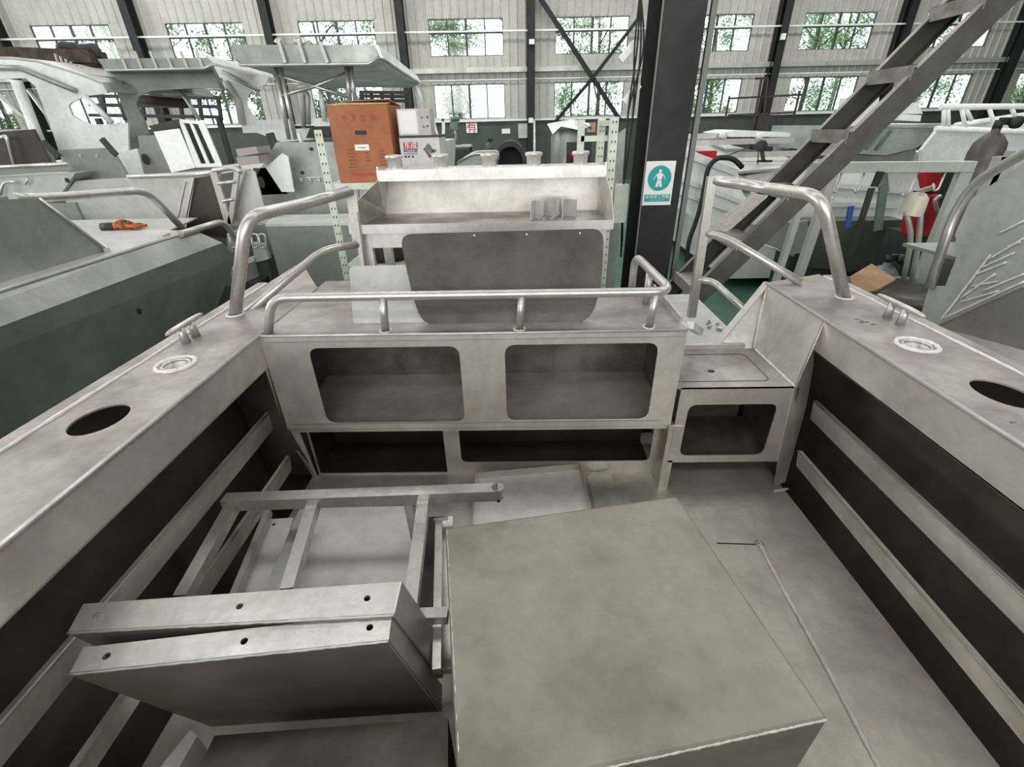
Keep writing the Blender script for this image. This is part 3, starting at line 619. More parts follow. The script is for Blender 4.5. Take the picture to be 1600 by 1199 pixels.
# cardboard box
def box_pts(px0, py0, px1, py1, Y): a = ay(px0, py1, Y); b = ay(px1, py0, Y); return a, b
a, b = ay(525, 272, 3.08), ay(616, 165, 3.08)
a2 = ay(512, 165, 3.08)
bxx0, bxx1, bz0, bz1 = a2.x-.01, ay(628, 272, 3.08).x-.035, sh1-.04, a2.z
cbx = thing('cardboard_box', 'tall orange-brown cardboard box with red printed symbols on the rack shelf', 'box', ((bxx0+bxx1)/2, 3.26, bz0))
by0, by1 = 3.08, 3.44
MB().bb(bxx0, bxx1, by0, by1, bz0, bz1-.001).build('carton', CARD, cbx, bev=.003)
MB().plate([(bxx0, by0, bz1), (bxx1, by0, bz1), (bxx1-.02, by0+.16, bz1+.01), (bxx0+.03, by0+.16, bz1+.015)], .004, (), (0, 0, 1)).plate([(bxx0+.0, by1, bz1), (bxx1, by1, bz1), (bxx1-.03, by0+.17, bz1+.03), (bxx0+.06, by0+.17, bz1+.025)], .004, (), (0, 0, 1)).build('flap', CARDL, cbx)
fx, fz = bxx1-bxx0, bz1-bz0
def bp(u, v, d=.001): return V((bxx0+fx*u, by0-d, bz0+fz*v))
MB().plate(rrect(bp(.5, .66), (1, 0, 0), (0, 0, 1), -.035, .035, -.011, .011, .011), .002, (), (0, -1, 0)).build('hand_hole', BLACK, cbx)
for k, u in enumerate((.26, .42, .58, .74)):
    m = MB(); c = bp(u, .845); s_ = .017
    if k == 0: m.plate([c+V((-s_, 0, 0)), c+V((0, 0, s_)), c+V((s_, 0, 0))], .001, (), (0, -1, 0)).box(c+V((0, -.0005, -s_*.5)), (.003, .001, s_))
    if k == 1: m.plate([c+V((-.010, 0, s_)), c+V((.010, 0, s_)), c+V((.004, 0, 0)), c+V((-.004, 0, 0))], .001, (), (0, -1, 0)).box(c+V((0, -.0005, -s_*.6)), (.016, .001, .004)).box(c+V((0, -.0005, -s_*.3)), (.003, .001, s_))
    if k == 2:
        for d in (-.008, .008): m.box(c+V((d, -.0005, -.002)), (.004, .001, .024)).plate([c+V((d-.008, 0, .008)), c+V((d, 0, .020)), c+V((d+.008, 0, .008))], .001, (), (0, -1, 0))
        m.box(c+V((0, -.0005, -.017)), (.03, .001, .003))
    if k == 3: m.plate([c+V((-s_, 0, .0)), c+V((-s_*.5, 0, s_*.8)), c+V((s_*.5, 0, s_*.8)), c+V((s_, 0, 0))], .001, (), (0, -1, 0)).box(c+V((0, -.0005, -.008)), (.024, .001, .010))
    m.build('printed_symbol', CARDR, cbx)
m = MB()
for r_ in range(6): m.box(bp(.33, .44-.045*r_)+V((-.02, 0, 0)), (.05 if r_ % 2 else .035, .001, .006))
for r_ in range(5): m.box(bp(.80, .42-.045*r_), (.035, .001, .006))
for r_ in range(3): m.box(bp(.55, .40-.05*r_), (.02, .001, .008))
m.build('printed_lines', CARDK, cbx)
MB().box(bp(.53, .115), (.20, .001, .010)).build('printed_strip', CARDR, cbx)
lb = MB().box(bp(.48, .47, .0015), (.085, .002, .032)).build('paper_label', PAPER, cbx)
MB().box(bp(.48, .472, .003), (.05, .0006, .002)).box(bp(.49, .462, .003), (.03, .0006, .002)).build('printed_lines', DARK, lb)
# small white carton on the tool carton
tx0, tx1 = ay(629, 262, 3.12).x, ay(690, 262, 3.12).x; tz1 = ay(640, 212, 3.12).z
tb = thing('tool_carton', 'white power tool carton with red and blue logo, standing right of the cardboard box', 'box', ((tx0+tx1)/2, 3.24, sh1-.04))
MB().bb(tx0, tx1, 3.12, 3.40, sh1-.04, tz1-.012).build('carton', BOXW, tb, bev=.002)
MB().bb(tx0-.002, tx1+.002, 3.118, 3.402, tz1-.012, tz1).build('dark_lid', DARK, tb)
def tp(px, py, d=.001): v = ay(px, py, 3.12-d); return v
def rectp(px0, py0, px1, py1, mm, nm, par, d=.001):
    a, b = ay(px0, py1, 3.12-d), ay(px1, py0, 3.12-d); return MB().bb(a.x, b.x, 3.12-d-.0005, 3.12-d, a.z, b.z).build(nm, mm, par)
lg = rectp(631, 222, 652, 234, RED, 'logo_panel', tb); rectp(631, 234, 652, 238, BLUE, 'logo_panel', tb)
c = tp(641.5, 228, .002); text_mesh('logo_text', '\u4e1c\u6210', .040, c, (1, 0, 0), (0, 0, 1), PAPER, tb)
c = tp(641.5, 236, .002); text_mesh('logo_text', 'DONGCHENG', .0085, c, (1, 0, 0), (0, 0, 1), PAPER, tb)
rectp(631, 239.5, 652, 241.5, CYLG, 'printed_line', tb)
for px in (634, 639, 645): rectp(px-1.5, 243.5, px+1.5, 246.5, DARK, 'printed_mark', tb)
# printed angle grinder
g = MB(); A_ = tp(663, 231, .002); B_ = tp(673, 246, .002); D_ = tp(667, 226, .002); E_ = tp(681, 234, .002)
g.bar(A_, B_, .020, .0006, (0, 1, 0)).bar(D_, tp(676, 238, .002), .026, .0006, (0, 1, 0)).bar(tp(676, 238, .002), E_, .014, .0006, (0, 1, 0)).build('printed_tool', CYLD, tb)
wx0_, wx1_ = ay(623, 205, 3.14).x, ay(671, 205, 3.14).x
wc = thing('white_carton', 'small open-fronted white carton stacked on the tool carton', 'box', ((wx0_+wx1_)/2, 3.24, tz1))
wz1 = ay(640, 170, 3.14).z
MB().bb(wx0_, wx0_+.125, 3.14, 3.36, tz1, wz1).build('carton', BOXW, wc, bev=.002)
MB().plate([(wx0_+.125, 3.14, wz1), (wx0_+.125, 3.14, tz1), (wx1_, 3.20, tz1), (wx1_, 3.20, wz1)], .16, (), (0, 1, 0)).build('carton_side', BOXW, wc)
MB().bb(wx0_+.01, wx0_+.115, 3.137, 3.14, tz1+.01, wz1-.01).build('inner_panel', PAPER, wc)
m = MB()
for px, py, w_, h_ in ((659, 184, .012, .006), (668, 183, .008, .014), (662, 198, .006, .012), (668, 197, .012, .008)):
    m.box(ay(px, py, 3.155), (w_, .001, h_))
m.build('printed_mark', DARK, wc)
# brown round cushion / coil with yellow cable on the lower rack shelf
tag(MB().lathe([(0, .0), (.17, .0), (.18, .06), (.17, .12), (0, .12)], (ay(604, 400, 3.27).x, 3.27, 1.30), 24).build('cable_drum', RUST), 'dark brown round drum on the lower rack shelf behind the light panel', 'drum')
m = MB(); m.tube([V((ay(604, 400, 3.27).x+.02+.10*math.cos(t*.5)*(1+.1*math.sin(t*1.7)), 3.25+.10*math.sin(t*.5), 1.432+.008*math.sin(t*2.3))) for t in range(40)], .008, 6)
YEL = mat('yellow_cable', (.62, .42, .05), .5); tag(m.build('yellow_cable', YEL), 'coiled yellow cable lying on top of the brown drum', 'cable')
# big steel column with safety sign
cy0 = 4.15
ca, cb = ay(1031, 0, cy0), ay(1095, 0, cy0)
cl, crr = ay(1012, 250, cy0).x-.015, ay(1066, 250, cy0).x+.02
ccx = (cl+crr)/2; cw = crr-cl
col = thing('steel_column', 'dark grey steel H column carrying the teal safety sign', 'column', (ccx, cy0+.2, 0))
MB().bb(cl, crr, cy0, cy0+.016, 0, 8.6).build('front_flange', STEEL, col)
MB().bb(cl-.002, cl+.006, cy0-.002, cy0+.018, 0, 8.6).build('flange_edge', STEELL, col)
MB().bb(ccx-.008, ccx+.008, cy0+.016, cy0+.45, 0, 8.6).build('web', STEEL, col)
MB().bb(cl, crr, cy0+.45, cy0+.466, 0, 8.6).build('rear_flange', STEEL, col)
MB().bb(cl-.1, crr+.1, cy0-.1, cy0+.56, 0, .02).build('base_plate', STEEL, col)
sgl, sgr = ay(1007, 290, cy0-.02), ay(1052, 290, cy0-.02); zs1, zs0 = ay(1030, 252, cy0-.02).z, ay(1025, 321, cy0-.02).z
scx = (sgl.x+sgr.x)/2; sw = sgr.x-sgl.x; sy = cy0-.012
sg = thing('safety_sign', 'white sign with a teal disc and a figure in work clothes on the column', 'sign', (scx, sy, zs0))
MB().bb(scx-sw/2, scx+sw/2, sy, sy+.008, zs0, zs1).build('sign_board', PAPER, sg, bev=.001)
zc = lerp(zs0, zs1, .62); R_ = sw*.405
MB().plate(oval((scx, sy-.0005, zc), R_, R_, (1, 0, 0), (0, 0, 1), 40), .001, (), (0, -1, 0)).build('teal_disc', TEAL, sg)
st = MB().bb(scx-sw*.45, scx+sw*.45, sy-.0012, sy-.0002, zs0+(zs1-zs0)*.085, zs0+(zs1-zs0)*.255).build('teal_strip', TEAL, sg)
k = R_; o_ = V((scx, sy-.0017, zc))
def fp(l): return [o_+V((x*k, 0, z*k)) for x, z in l]
m = MB()
m.plate(fp([(-.30, .30), (-.12, .42), (.12, .42), (.30, .30), (.20, .05), (.17, -.12), (-.17, -.12), (-.20, .05)]), .0006, (), (0, -1, 0))
m.plate(fp([(-.17, -.15), (.17, -.15), (.28, -.68), (.08, -.68), (0, -.35), (-.08, -.68), (-.30, -.68)]), .0006, (), (0, -1, 0))
m.plate(oval(o_+V((0, 0, .57*k)), .12*k, .13*k, (1, 0, 0), (0, 0, 1), 16), .0006, (), (0, -1, 0))
m.build('figure', PAPER, sg)
m = MB()
for s_ in (-1, 1): m.plate(fp([(s_*.34, .34), (s_*.55, -.10), (s_*.48, -.14), (s_*.28, .24)]), .0006, (), (0, -1, 0))
m.build('sleeve', mat('pale_teal', (.25, .6, .6), .5), sg)
text_mesh('sign_text', '\u5fc5\u987b\u7a7f\u5de5\u4f5c\u670d', sw*.14, (scx, sy-.0017, zs0+(zs1-zs0)*.20), (1, 0, 0), (0, 0, 1), PAPER, st)
MB().box((scx, sy-.0016, zs0+(zs1-zs0)*.125), (sw*.55, .0004, .005)).build('printed_line', mat('pale_teal_line', (.2, .5, .5), .5), st)
# conduit and cables beside the column
tag(MB().bb(crr+.05, crr+.09, cy0+.05, cy0+.09, 0, 3.0).build('wall_conduit', STEELL), 'thin grey vertical conduit just right of the steel column', 'conduit')
cb_ = MB()
for i in range(4): cb_.tube(fillet([(cl-.10-.02*i, cy0+.3, 3.2), (cl-.12+.03*i, cy0+.28, 2.6), (cl-.07-.05*(i % 2), cy0+.3, 2.2), (cl-.10, cy0+.3, 1.6), (cl-.04, cy0+.4, 1.1-.05*i)], .15, 5), .007, 6)
tag(cb_.build('hanging_cable', BLACK), 'bundle of thin dark cables hanging along the left side of the steel column', 'cable')
tag(MB().bb(cl-.16, cl-.06, cy0+.25, cy0+.36, 1.30, 1.62).build('junction_box', RACK), 'small cream junction box behind the rack beside the steel column', 'junction box')
for i, (px, py, q) in enumerate(((977, 82, 'upper'), (983, 148, 'lower'))):
    A_ = ay(px-8, py+12, cy0+.35); B_ = ay(px+16, py-16, cy0+.35)
    tag(MB().bar(A_, B_, .05, .03, (0, 1, 0)).build('lamp_bracket', WHITE), 'slanted white bracket on the left side of the steel column, the %s of two' % q, 'bracket')
# ================================================================== STAIR ON THE RIGHT
SY0, SY1 = 3.62, 4.08
stp = thing('steel_stair', 'dark steel industrial stair climbing to the right behind the boat', 'stairs', (1.5, 3.85, 0))
sA, sB = ay(1072, 482, SY0), ay(1568, 0, SY0)
sd = (sB-sA); sdn = sd.normalized(); sA = sA - sdn*(sA.z/sdn.z); top = sA + sdn*5.2; up_ = V((-sdn.z, 0, sdn.x))
for yy in (SY0, SY1):
    f_ = 1 if yy == SY0 else -1; o2 = V((0, yy-SY0, 0)); e_ = V((0, .022*f_, 0)); hh_ = .072
    ob = MB().bar(sA+o2, top+o2, .008, 2*hh_, up_).bar(sA+o2+up_*hh_+e_, top+o2+up_*hh_+e_, .044, .008, up_).bar(sA+o2-up_*hh_+e_, top+o2-up_*hh_+e_, .044, .008, up_).build('stringer', STAIRM, stp)
    MB().bar(sA+o2+up_*(hh_+.005)+e_, top+o2+up_*(hh_+.005)+e_, .044, .002, up_).build('stringer_flange', STAIRL, ob)
z1_, z2_ = ay(1395, 110, 3.85).z, ay(1303, 205, 3.85).z; rise = z1_-z2_
k = -int((z1_-.2)/rise)
while z1_+k*rise < top.z-.1:
    p = sA + sdn*((z1_+k*rise)/sdn.z) + V((-.04, 0, 0)); k += 1
    t = MB().bb(p.x-.09, p.x+.09, SY0+.01, SY1-.01, p.z-.004, p.z+.001).bb(p.x-.094, p.x-.09, SY0+.01, SY1-.01, p.z-.035, p.z+.001).bb(p.x+.09, p.x+.094, SY0+.01, SY1-.01, p.z-.035, p.z+.001)
    t.bb(p.x-.10, p.x-.092, SY0-.005, SY1-.02, p.z-.075, p.z+.012).build('tread', CHECK if p.z < 2.0 else STAIRL, stp)
tag(MB().plate([ay(1176, 302, 3.95), ay(1200, 305, 3.66), ay(1136, 362, 3.66), ay(1102, 358, 3.95)], .012, (), (0, 0, -1)).build('checker_plate', CHECK), 'pale checker plate lying along the stair treads behind the corner rail', 'checker plate')
tag(MB().lathe([(0, 0), (.05, .0), (.055, .03), (.04, .06), (0, .07)], ay(1228, 302, 3.8), 14).build('rubber_bung', BLACK), 'small black rubber cap resting on the stair beside the checker plate', 'cap')
# ================================================================== FAR WALL ITEMS
def wbox(px0, py0, px1, py1, off, th, name, mm, parent=None):
    a = ap(px0, py1, WB+WN*off, WN); b = ap(px1, py0, WB+WN*off, WN); u0, u1 = (a-WB).dot(WU), (b-WB).dot(WU)
    m = MB(); vs = [wp(u, z, of) for of in (off, off-th) for z in (a.z, b.z) for u in (u0, u1)]
    m.add(vs, [(0, 1, 3, 2), (4, 6, 7, 5), (0, 4, 5, 1), (2, 3, 7, 6), (0, 2, 6, 4), (1, 5, 7, 3)])
    return m.build(name, mm, parent), (u0+u1)/2, (a.z+b.z)/2
o, u_, z_ = wbox(729, 191, 745, 208, .03, .03, 'poster', PAPER); tag(o, 'white poster with a large red character on the far wall', 'poster')
text_mesh('poster_text', '\u6709', .44, wp(u_, z_, .034), WU, (0, 0, 1), RED, o)
o, _, _ = wbox(784, 201, 797, 209, .03, .03, 'notice', PAPER); tag(o, 'small white notice on the far wall left of the electrical box', 'notice')
o, u_, z_ = wbox(810, 193, 826, 216, .21, .18, 'electrical_box', GREYL); tag(o, 'grey electrical box on the far wall beside the central wall column', 'electrical box')
o, _, _ = wbox(826, 184, 833, 192, .55, .05, 'small_plate', PAPER); tag(o, 'small white plate on the central wall column above the electrical box', 'plate')
o, _, _ = wbox(827, 61, 835, 69, .65, .12, 'wall_lamp', WHITE); tag(o, 'white floodlight high on the central wall column', 'lamp')
o, _, _ = wbox(1221, 52, 1229, 62, .65, .12, 'wall_lamp', WHITE); tag(o, 'white floodlight high on the wall column right of the steel column', 'lamp')
o, _, _ = wbox(917, 191, 931, 207, .03, .03, 'notice', CARDL); tag(o, 'pale notice board on the far wall right of the pointed metal hood', 'notice')
def gas(px, py, Y, r, h, mm, label, zb=0., tilt=(0, 0), valve=BLACK):
    t = ay(px, py, Y); o = thing('gas_cylinder', label, 'gas cylinder', (t.x, Y, zb))
    a = V((t.x, Y, zb)); axs = V((tilt[0], tilt[1], 1)).normalized()
    MB().lathe([(0, 0), (r*.95, .0), (r, .03), (r, h-r*1.2), (r*.9, h-r*.6), (r*.5, h-r*.1), (r*.25, h), (r*.25, h+.04)], a, 20, axs).build('cylinder_body', mm, o)
    v = MB(); c = a+axs*(h+.06); v.lathe([(0, -.03), (.035, -.03), (.035, .04), (0, .04)], c, 10, axs).box(c+V((.05, -.02, .03)), (.12, .05, .06)).lathe([(0, 0), (.05, 0), (.05, .04), (0, .04)], c+V((.08, -.06, .02)), 12, (0, -1, 0))
    v.build('valve', valve, o); return o
gas(763, 205, 17, .14, 1.62, CYLD, 'dark gas cylinder standing against the far wall right of the poster')
# drill press on table
dt = thing('work_table', 'dark work table below the red character poster at the far wall', 'table', tuple(ay(713, 236, 16)*V((1, 1, 0))))
c = ay(713, 228, 16)
MB().box((c.x, 16, c.z), (.95, .6, .06)).build('table_top', GREYL, dt)
for sx in (-.42, .42):
    for sy_ in (-.25, .25): MB().bb(c.x+sx-.03, c.x+sx+.03, 16+sy_-.03, 16+sy_+.03, 0, c.z-.03).build('table_leg', DARK, dt)
MB().bb(c.x-.4, c.x+.4, 15.78, 16.2, c.z-.6, c.z-.12).build('clutter_box', DARK, dt)
dr = thing('drill_press', 'small blue-grey drill press on the dark work table at the far wall', 'drill press', (c.x, 16, c.z+.03))
MB().bb(c.x-.16, c.x+.16, 15.9, 16.1, c.z+.03, c.z+.07).build('base', CYLD, dr)
MB().cyl((c.x, 16.03, c.z+.07), (c.x, 16.03, c.z+.65), .04, 10).build('pillar', TUBE, dr)
MB().box((c.x-.02, 15.98, c.z+.55), (.22, .34, .22)).lathe([(0, 0), (.14, 0), (.14, .12), (0, .14)], (c.x+.02, 15.98, c.z+.66), 14).cyl((c.x-.06, 15.85, c.z+.44), (c.x-.06, 15.85, c.z+.25), .02, 8).build('head', CYLG, dr)
# black arched hood
ah = thing('arched_hood', 'dark arched sheet hood standing behind the bait station cups', 'hood', tuple(ay(797, 250, 9)*V((1, 1, 0))))
c = ay(797, 250, 9); rt = (ay(822, 250, 9).x-ay(773, 250, 9).x)/2
arc = [V((c.x+rt*math.cos(math.pi*k/16), 9, c.z-.02+ (ay(797, 218, 9).z-c.z)*math.sin(math.pi*k/16))) for k in range(17)]
ri = rt*.80; hh_ = (ay(797, 218, 9).z-c.z)
inner = [V((c.x+ri*math.cos(math.pi*k/16), 9, c.z-.02+hh_*.72*math.sin(math.pi*k/16))) for k in range(17)][::-1]
MB().plate(arc+[V((c.x-rt, 9, .6)), V((c.x-ri, 9, .6))]+inner+[V((c.x+ri, 9, .6)), V((c.x+rt, 9, .6))], .7, (), (0, 1, 0)).build('hood_shell', DARK, ah)
MB().plate(inner+[V((c.x+ri, 9, .6)), V((c.x-ri, 9, .6))], .01, (), (0, 1, 0)).build('hood_back', BLACK, ah).location.y += .6
for s_ in (-1, 1): MB().bb(c.x+s_*rt*.9-.03, c.x+s_*rt*.9+.03, 9.02, 9.6, 0, .62).build('hood_foot', DARK, ah)
# thin pole
tag(MB().cyl((ay(836, 240, 12).x, 12, 0), ay(835, 186, 12), .025, 8).build('thin_pole', TUBE), 'thin grey pole rising behind the bait station just right of the hood', 'pole')
# pointed silver hood on grey barrel
sv = thing('dust_collector', 'grey barrel under a pointed shiny sheet metal cone behind the bait station', 'dust collector', tuple(ay(890, 240, 10)*V((1, 1, 0))))
apx = ay(893, 186, 10); rim_ = [(850, 198), (870, 207), (897, 213), (918, 209), (924, 199), (905, 194), (880, 193), (862, 194)]
ctr = ay(888, 201, 10); vs = [apx]; rr_ = (ay(924, 200, 10).x-ay(850, 200, 10).x)/2
fs = []; n = 16
for k in range(n):
    an = 2*math.pi*k/n; z = ctr.z + .06*math.sin(k*2.3) + (.03 if k % 2 else -.03); vs.append(V((ctr.x+rr_*math.cos(an), 10+rr_*math.sin(an), z)))
for k in range(n): fs.append((0, 1+k, 1+(k+1) % n))
MB().add(vs+[v-V((0, 0, .01)) for v in vs], fs+[tuple(n+1+i for i in reversed(f)) for f in fs]).build('cone_cover', mat('shiny_sheet', (.5, .5, .52), .25, .9), sv)
bw = rr_*.72
MB().lathe([(bw*.95, 0), (bw, .5), (bw, ctr.z-.12), (bw*.85, ctr.z-.02)], (ctr.x, 10, 0), 20).build('barrel', GREYP, sv)
MB().bb(ctr.x-.05, ctr.x+.4, 10-bw-.12, 10-bw+.1, ctr.z-.95, ctr.z-.22).build('control_box', DARK, sv)
MB().lathe([(0, 0), (.09, 0), (.09, .1), (0, .12)], (ctr.x+.10, 10-bw-.12, ctr.z-.45), 12, (0, -1, 0)).build('knob', RED, sv)
MB().lathe([(0, 0), (.11, 0), (.11, .16), (0, .16)], (ctr.x+.08, 10-bw-.15, ctr.z-.68), 12, (0, -1, 0)).build('pipe_stub', BLACK, sv)
tag(MB().plate([ay(958, 214, 6.5), ay(978, 200, 6.5), ay(978, 262, 6.5)*V((1, 1, 0)), ay(945, 262, 6.5)*V((1, 1, 0))], .02, (), (0, 1, 0)).build('leaning_sheet', GREYP), 'grey sheet leaning behind the right end of the rack', 'metal sheet')
cp = thing('clear_canopy', 'low transparent framed canopy left of the arched hood', 'canopy', tuple(ay(735, 252, 8)*V((1, 1, 0))))
pp = [ay(714, 255, 8), ay(735, 241, 8), ay(776, 240, 8), ay(776, 255, 8)]
MB().tube(fillet(pp, .1, 4), .02, 6).build('canopy_frame', TUBE, cp); MB().tube([p+V((0, .8, 0)) for p in fillet(pp, .1, 4)], .02, 6).build('canopy_frame', TUBE, cp)
MB().plate([pp[0]+V((0, .05, 0)), pp[1]+V((0, .05, 0)), pp[2]+V((0, .05, 0)), pp[3]+V((0, .05, 0))], .01, (), (0, 1, 0)).build('canopy_panel', GREYP, cp)
MB().bb(pp[0].x, pp[3].x, 8, 8.8, 0, pp[0].z).build('canopy_base', GREYP, cp)
# ================================================================== NEIGHBOURING BOATS, LEFT
def py_(Y, l): return [ay(px, py, Y) for px, py in l]
def px_(X, l): return [ax(px, py, X) for px, py in l]
def sheet(Y, l, name, mm, parent, t=.02, holes=(), bev=0): return MB().plate(py_(Y, l), t, [py_(Y, h) for h in holes], (0, 1, 0)).build(name, mm, parent, bev=bev)
def hull(parent, x0, x1, y0, y1, z0, z1, mm=GREYP, name='hull', flare=.18):
    f = flare; vs = []
    for y, k in ((y0, 1), (y1, 1)):
        vs += [(x0, y, z1), (x1, y, z1), (x1-f, y, z0+.25), ((x0+x1)/2, y, z0), (x0+f, y, z0+.25)]
    m = MB().add(vs, [(0, 1, 2, 3, 4), (5, 9, 8, 7, 6), (1, 0, 5, 6), (2, 1, 6, 7), (3, 2, 7, 8), (4, 3, 8, 9), (0, 4, 9, 5)])
    return m.build(name, mm, parent)
def round_hole(px, py, rx, ry, Y, parent, n='round_hole'):
    c = ay(px, py, Y-.004); s_ = Y*.87/FP
    return MB().plate(oval(c, rx*s_, ry*s_, (1, 0, 0), (0, 0, 1), 20), .003, (), (0, 1, 0)).build(n, BLACK, parent)
# near left boat
lb = thing('aluminium_boat', 'grey-green hulled aluminium boat moored close along the left side of the main boat', 'boat', (-3.4, 1.5, 0))
MB().plate([(-2.31, -1.5, 1.40), (-2.31, 3.62, 1.35), (-2.32, 3.75, 1.20), (-2.38, 3.40, .90), (-2.5, 3.3, .35), (-2.5, -1.5, .35)], .01, (), (-1, 0, 0)).build('hull_side', HULLG, lb)
MB().plate([(-2.40, -1.5, 1.50), (-2.38, 3.45, 1.48), (-2.31, 3.62, 1.35), (-2.31, -1.5, 1.40)], .01, (), (-1, 0, 0)).build('sheer_strake', GREYP, lb)
MB().plate([(-2.40, -1.5, 1.50), (-2.38, 3.45, 1.48), (-2.74, 3.45, 1.48), (-2.74, -1.5, 1.50)], .01, (), (0, 0, -1)).build('gunwale', GREYL, lb)
MB().tube([(-2.40, -1.5, 1.50), (-2.38, 3.45, 1.48)], .012, 8).build('gunwale_edge', BRIGHT, lb)
MB().bb(-4.7, -2.5, -1.5, 3.3, .2, .8).build('hull_bottom', GREYP, lb)
MB().bb(-4.9, -4.65, -1.5, 4.5, .2, 1.45).build('far_side', GREYL, lb)
MB().bb(-4.0, -3.2, 0, 3, 0, .2).build('keel_block', DARK, lb)
MB().plate([(-4.66, 3.3, .8), (-2.5, 3.3, .8), (-2.4, 3.3, 1.3), (-4.66, 3.3, 1.3)], .01, (), (0, 1, 0)).build('transom', GREYP, lb)
MB().bb(-4.5, -3.1, 3.5, 4.3, .8, 1.39).build('deck_locker', GREYP, lb)
c = ax(208, 487, -2.33); MB().plate(oval(c+V((.04, 0, 0)), .018, .018, (0, 1, 0), (0, 0, 1), 16), .004, (), (-1, 0, 0)).build('drain_hole', BLACK, lb)
MB().plate([(-4.66, 2.0, 1.41), (-2.76, 2.0, 1.41), (-2.76, 3.4, 1.41), (-3.0, 4.45, 1.41), (-4.66, 4.45, 1.41)], .01, (), (0, 0, -1)).build('side_deck', GREYL, lb)
MB().plate(px_(-2.52, [(-90, 318), (0, 312), (62, 310), (175, 396), (0, 446), (-90, 470)]), .02, (), (-1, 0, 0)).build('cowling_panel', GREYP, lb)
MB().tube(px_(-2.51, [(62, 310), (175, 396)]), .006, 6).build('cowling_edge', BRIGHT, lb)
MB().tube(fillet(px_(-2.56, [(20, 309), (75, 309), (228, 297), (296, 368)]), .12, 6), .024, 12).build('tube_rail', TUBE, lb)
MB().tube(fillet(px_(-2.36, [(282, 366), (350, 345), (380, 392)]), .10, 6), .022, 12).build('stern_loop', TUBE, lb)
MB().bar(az(148, 378, 1.49), az(168, 392, 1.49), .03, .03).bar(az(250, 370, 1.49), az(262, 366, 1.49), .04, .02).build('deck_clip', BRIGHT, lb)
# glove on it
c = az(198, 358, 1.412); m = MB()
gs = 1.0
m.tube([c+V((-.09, -.01, .02)), c+V((-.02, .01, .035)), c+V((.05, 0, .03))], lambda t: .032+.014*math.sin(3.1*t), 10)
for k in range(4): m.tube([c+V((.04, -.03+.02*k, .03)), c+V((.09, -.045+.03*k, .028)), c+V((.14, -.05+.035*k, .016))], .012, 8)
m.tube([c+V((-.02, .03, .03)), c+V((.02, .09, .02))], .013, 8)
gv = thing('work_glove', 'orange-red and black work glove lying on the deck of the left neighbour boat', 'glove', tuple(c))
m.build('glove_body', mat('orange_glove', (.60, .14, .03), .7, 0, (.05, .03, .02), 18), gv)
MB().tube([c+V((-.19, -.01, .02)), c+V((-.08, -.008, .022))], .034, 10).build('cuff', BLACK, gv)
# second left boat (dark windscreen panel, white cabin)
L2 = thing('cabin_boat', 'pale aluminium cabin boat at the far left with curved roof and cut-out side window', 'boat', (-6.5, 6.8, 0))
hull(L2, -8.4, -6.0, 5.6, 9.5, .15, 1.72, GREYL)
MB().bb(-7, -6, 6, 9, 0, .2).build('keel_block', DARK, L2)
sheet(6.4, [(-40, 92), (20, 93), (60, 98), (125, 118), (160, 132), (168, 146), (135, 150), (112, 160), (107, 165), (113, 180), (125, 188), (145, 195), (200, 192), (201, 262), (115, 262), (100, 262), (75, 185), (55, 135), (40, 122), (-40, 125)], 'cabin_side', WHITEP, L2, .03)
MB().plate(py_(6.4, [(-40, 91), (20, 92), (60, 97), (125, 117), (160, 131), (168, 144)])+[p+V((0, 2.2, .05)) for p in py_(6.4, [(168, 144), (160, 131), (125, 117), (60, 97), (20, 92), (-40, 91)])], .02, (), (0, 0, 1)).build('roof', GREYL, L2)
MB().tube(py_(6.36, [(-40, 104), (30, 106), (118, 142)]), .03, 8).build('roof_gutter', GREYP, L2)
MB().tube(py_(6.38, [(132, 150), (175, 192)]), .035, 8).build('window_post', WHITEP, L2)
MB().tube(py_(6.30, [(25, 125), (60, 215), (80, 255)]), .055, 8).build('roof_post', WHITEP, L2)
MB().tube(py_(6.5, [(0, 150), (50, 195)]), .035, 8).tube(py_(6.5, [(45, 140), (100, 215)]), .03, 8).build('roof_brace', GREYL, L2)
m = MB()
for k in range(7): p = ay(92+k*8, 104+k*4, 6.8); m.bar(p, p+V((.02, 0, .13)), .02, .02, (0, 1, 0))
m.tube(py_(6.8, [(60, 100), (150, 130)]), .012, 6); m.build('roof_rack', TUBE, L2)
MB().plate(py_(6.0, [(-30, 208), (52, 202), (78, 254), (-30, 262)]), .03, (), (0, 1, 0)).build('cabin_window_sheet', DARKP, L2)
MB().tube(fillet(py_(5.95, [(2, 215), (10, 212), (24, 262)]), .05, 4), .02, 8).build('grab_tube', TUBE, L2)
L3 = thing('boat_console', 'green-grey sloping console panel with two upright posts at the far left', 'console', tuple(ay(140, 290, 5.2)*V((1, 1, 0))))
sheet(5.2, [(86, 235), (167, 231), (178, 240), (202, 278), (120, 284), (107, 268), (100, 247)], 'front_panel', mat('console_green_grey', (.27, .29, .265), .45, .4, (.21, .22, .20), 3), L3, .03)
for l in ([(67, 221), (92, 246)], [(159, 217), (182, 243)]): MB().bar(*py_(5.17, l), .05, .03, (0, 1, 0)).build('post', DARK, L3)
for px in (125, 151, 177): MB().lathe([(0, .002), (.012, .002)], ay(px, 243, 5.18), 10, (0, -1, 0)).build('rivet', BRIGHT, L3)
MB().bb(ay(110, 280, 5.25).x, ay(195, 280, 5.25).x, 5.25, 5.6, 0, 1.62).build('console_base', GREYP, L3)
L3b = thing('boat_bench', 'long grey bench beam with bright edge at the left edge of the workshop view', 'bench', tuple(ay(40, 290, 4.9)*V((1, 1, 0))))
sheet(4.9, [(-40, 264), (106, 256), (113, 266), (-40, 278)], 'bench_front', GREYP, L3b, .03)
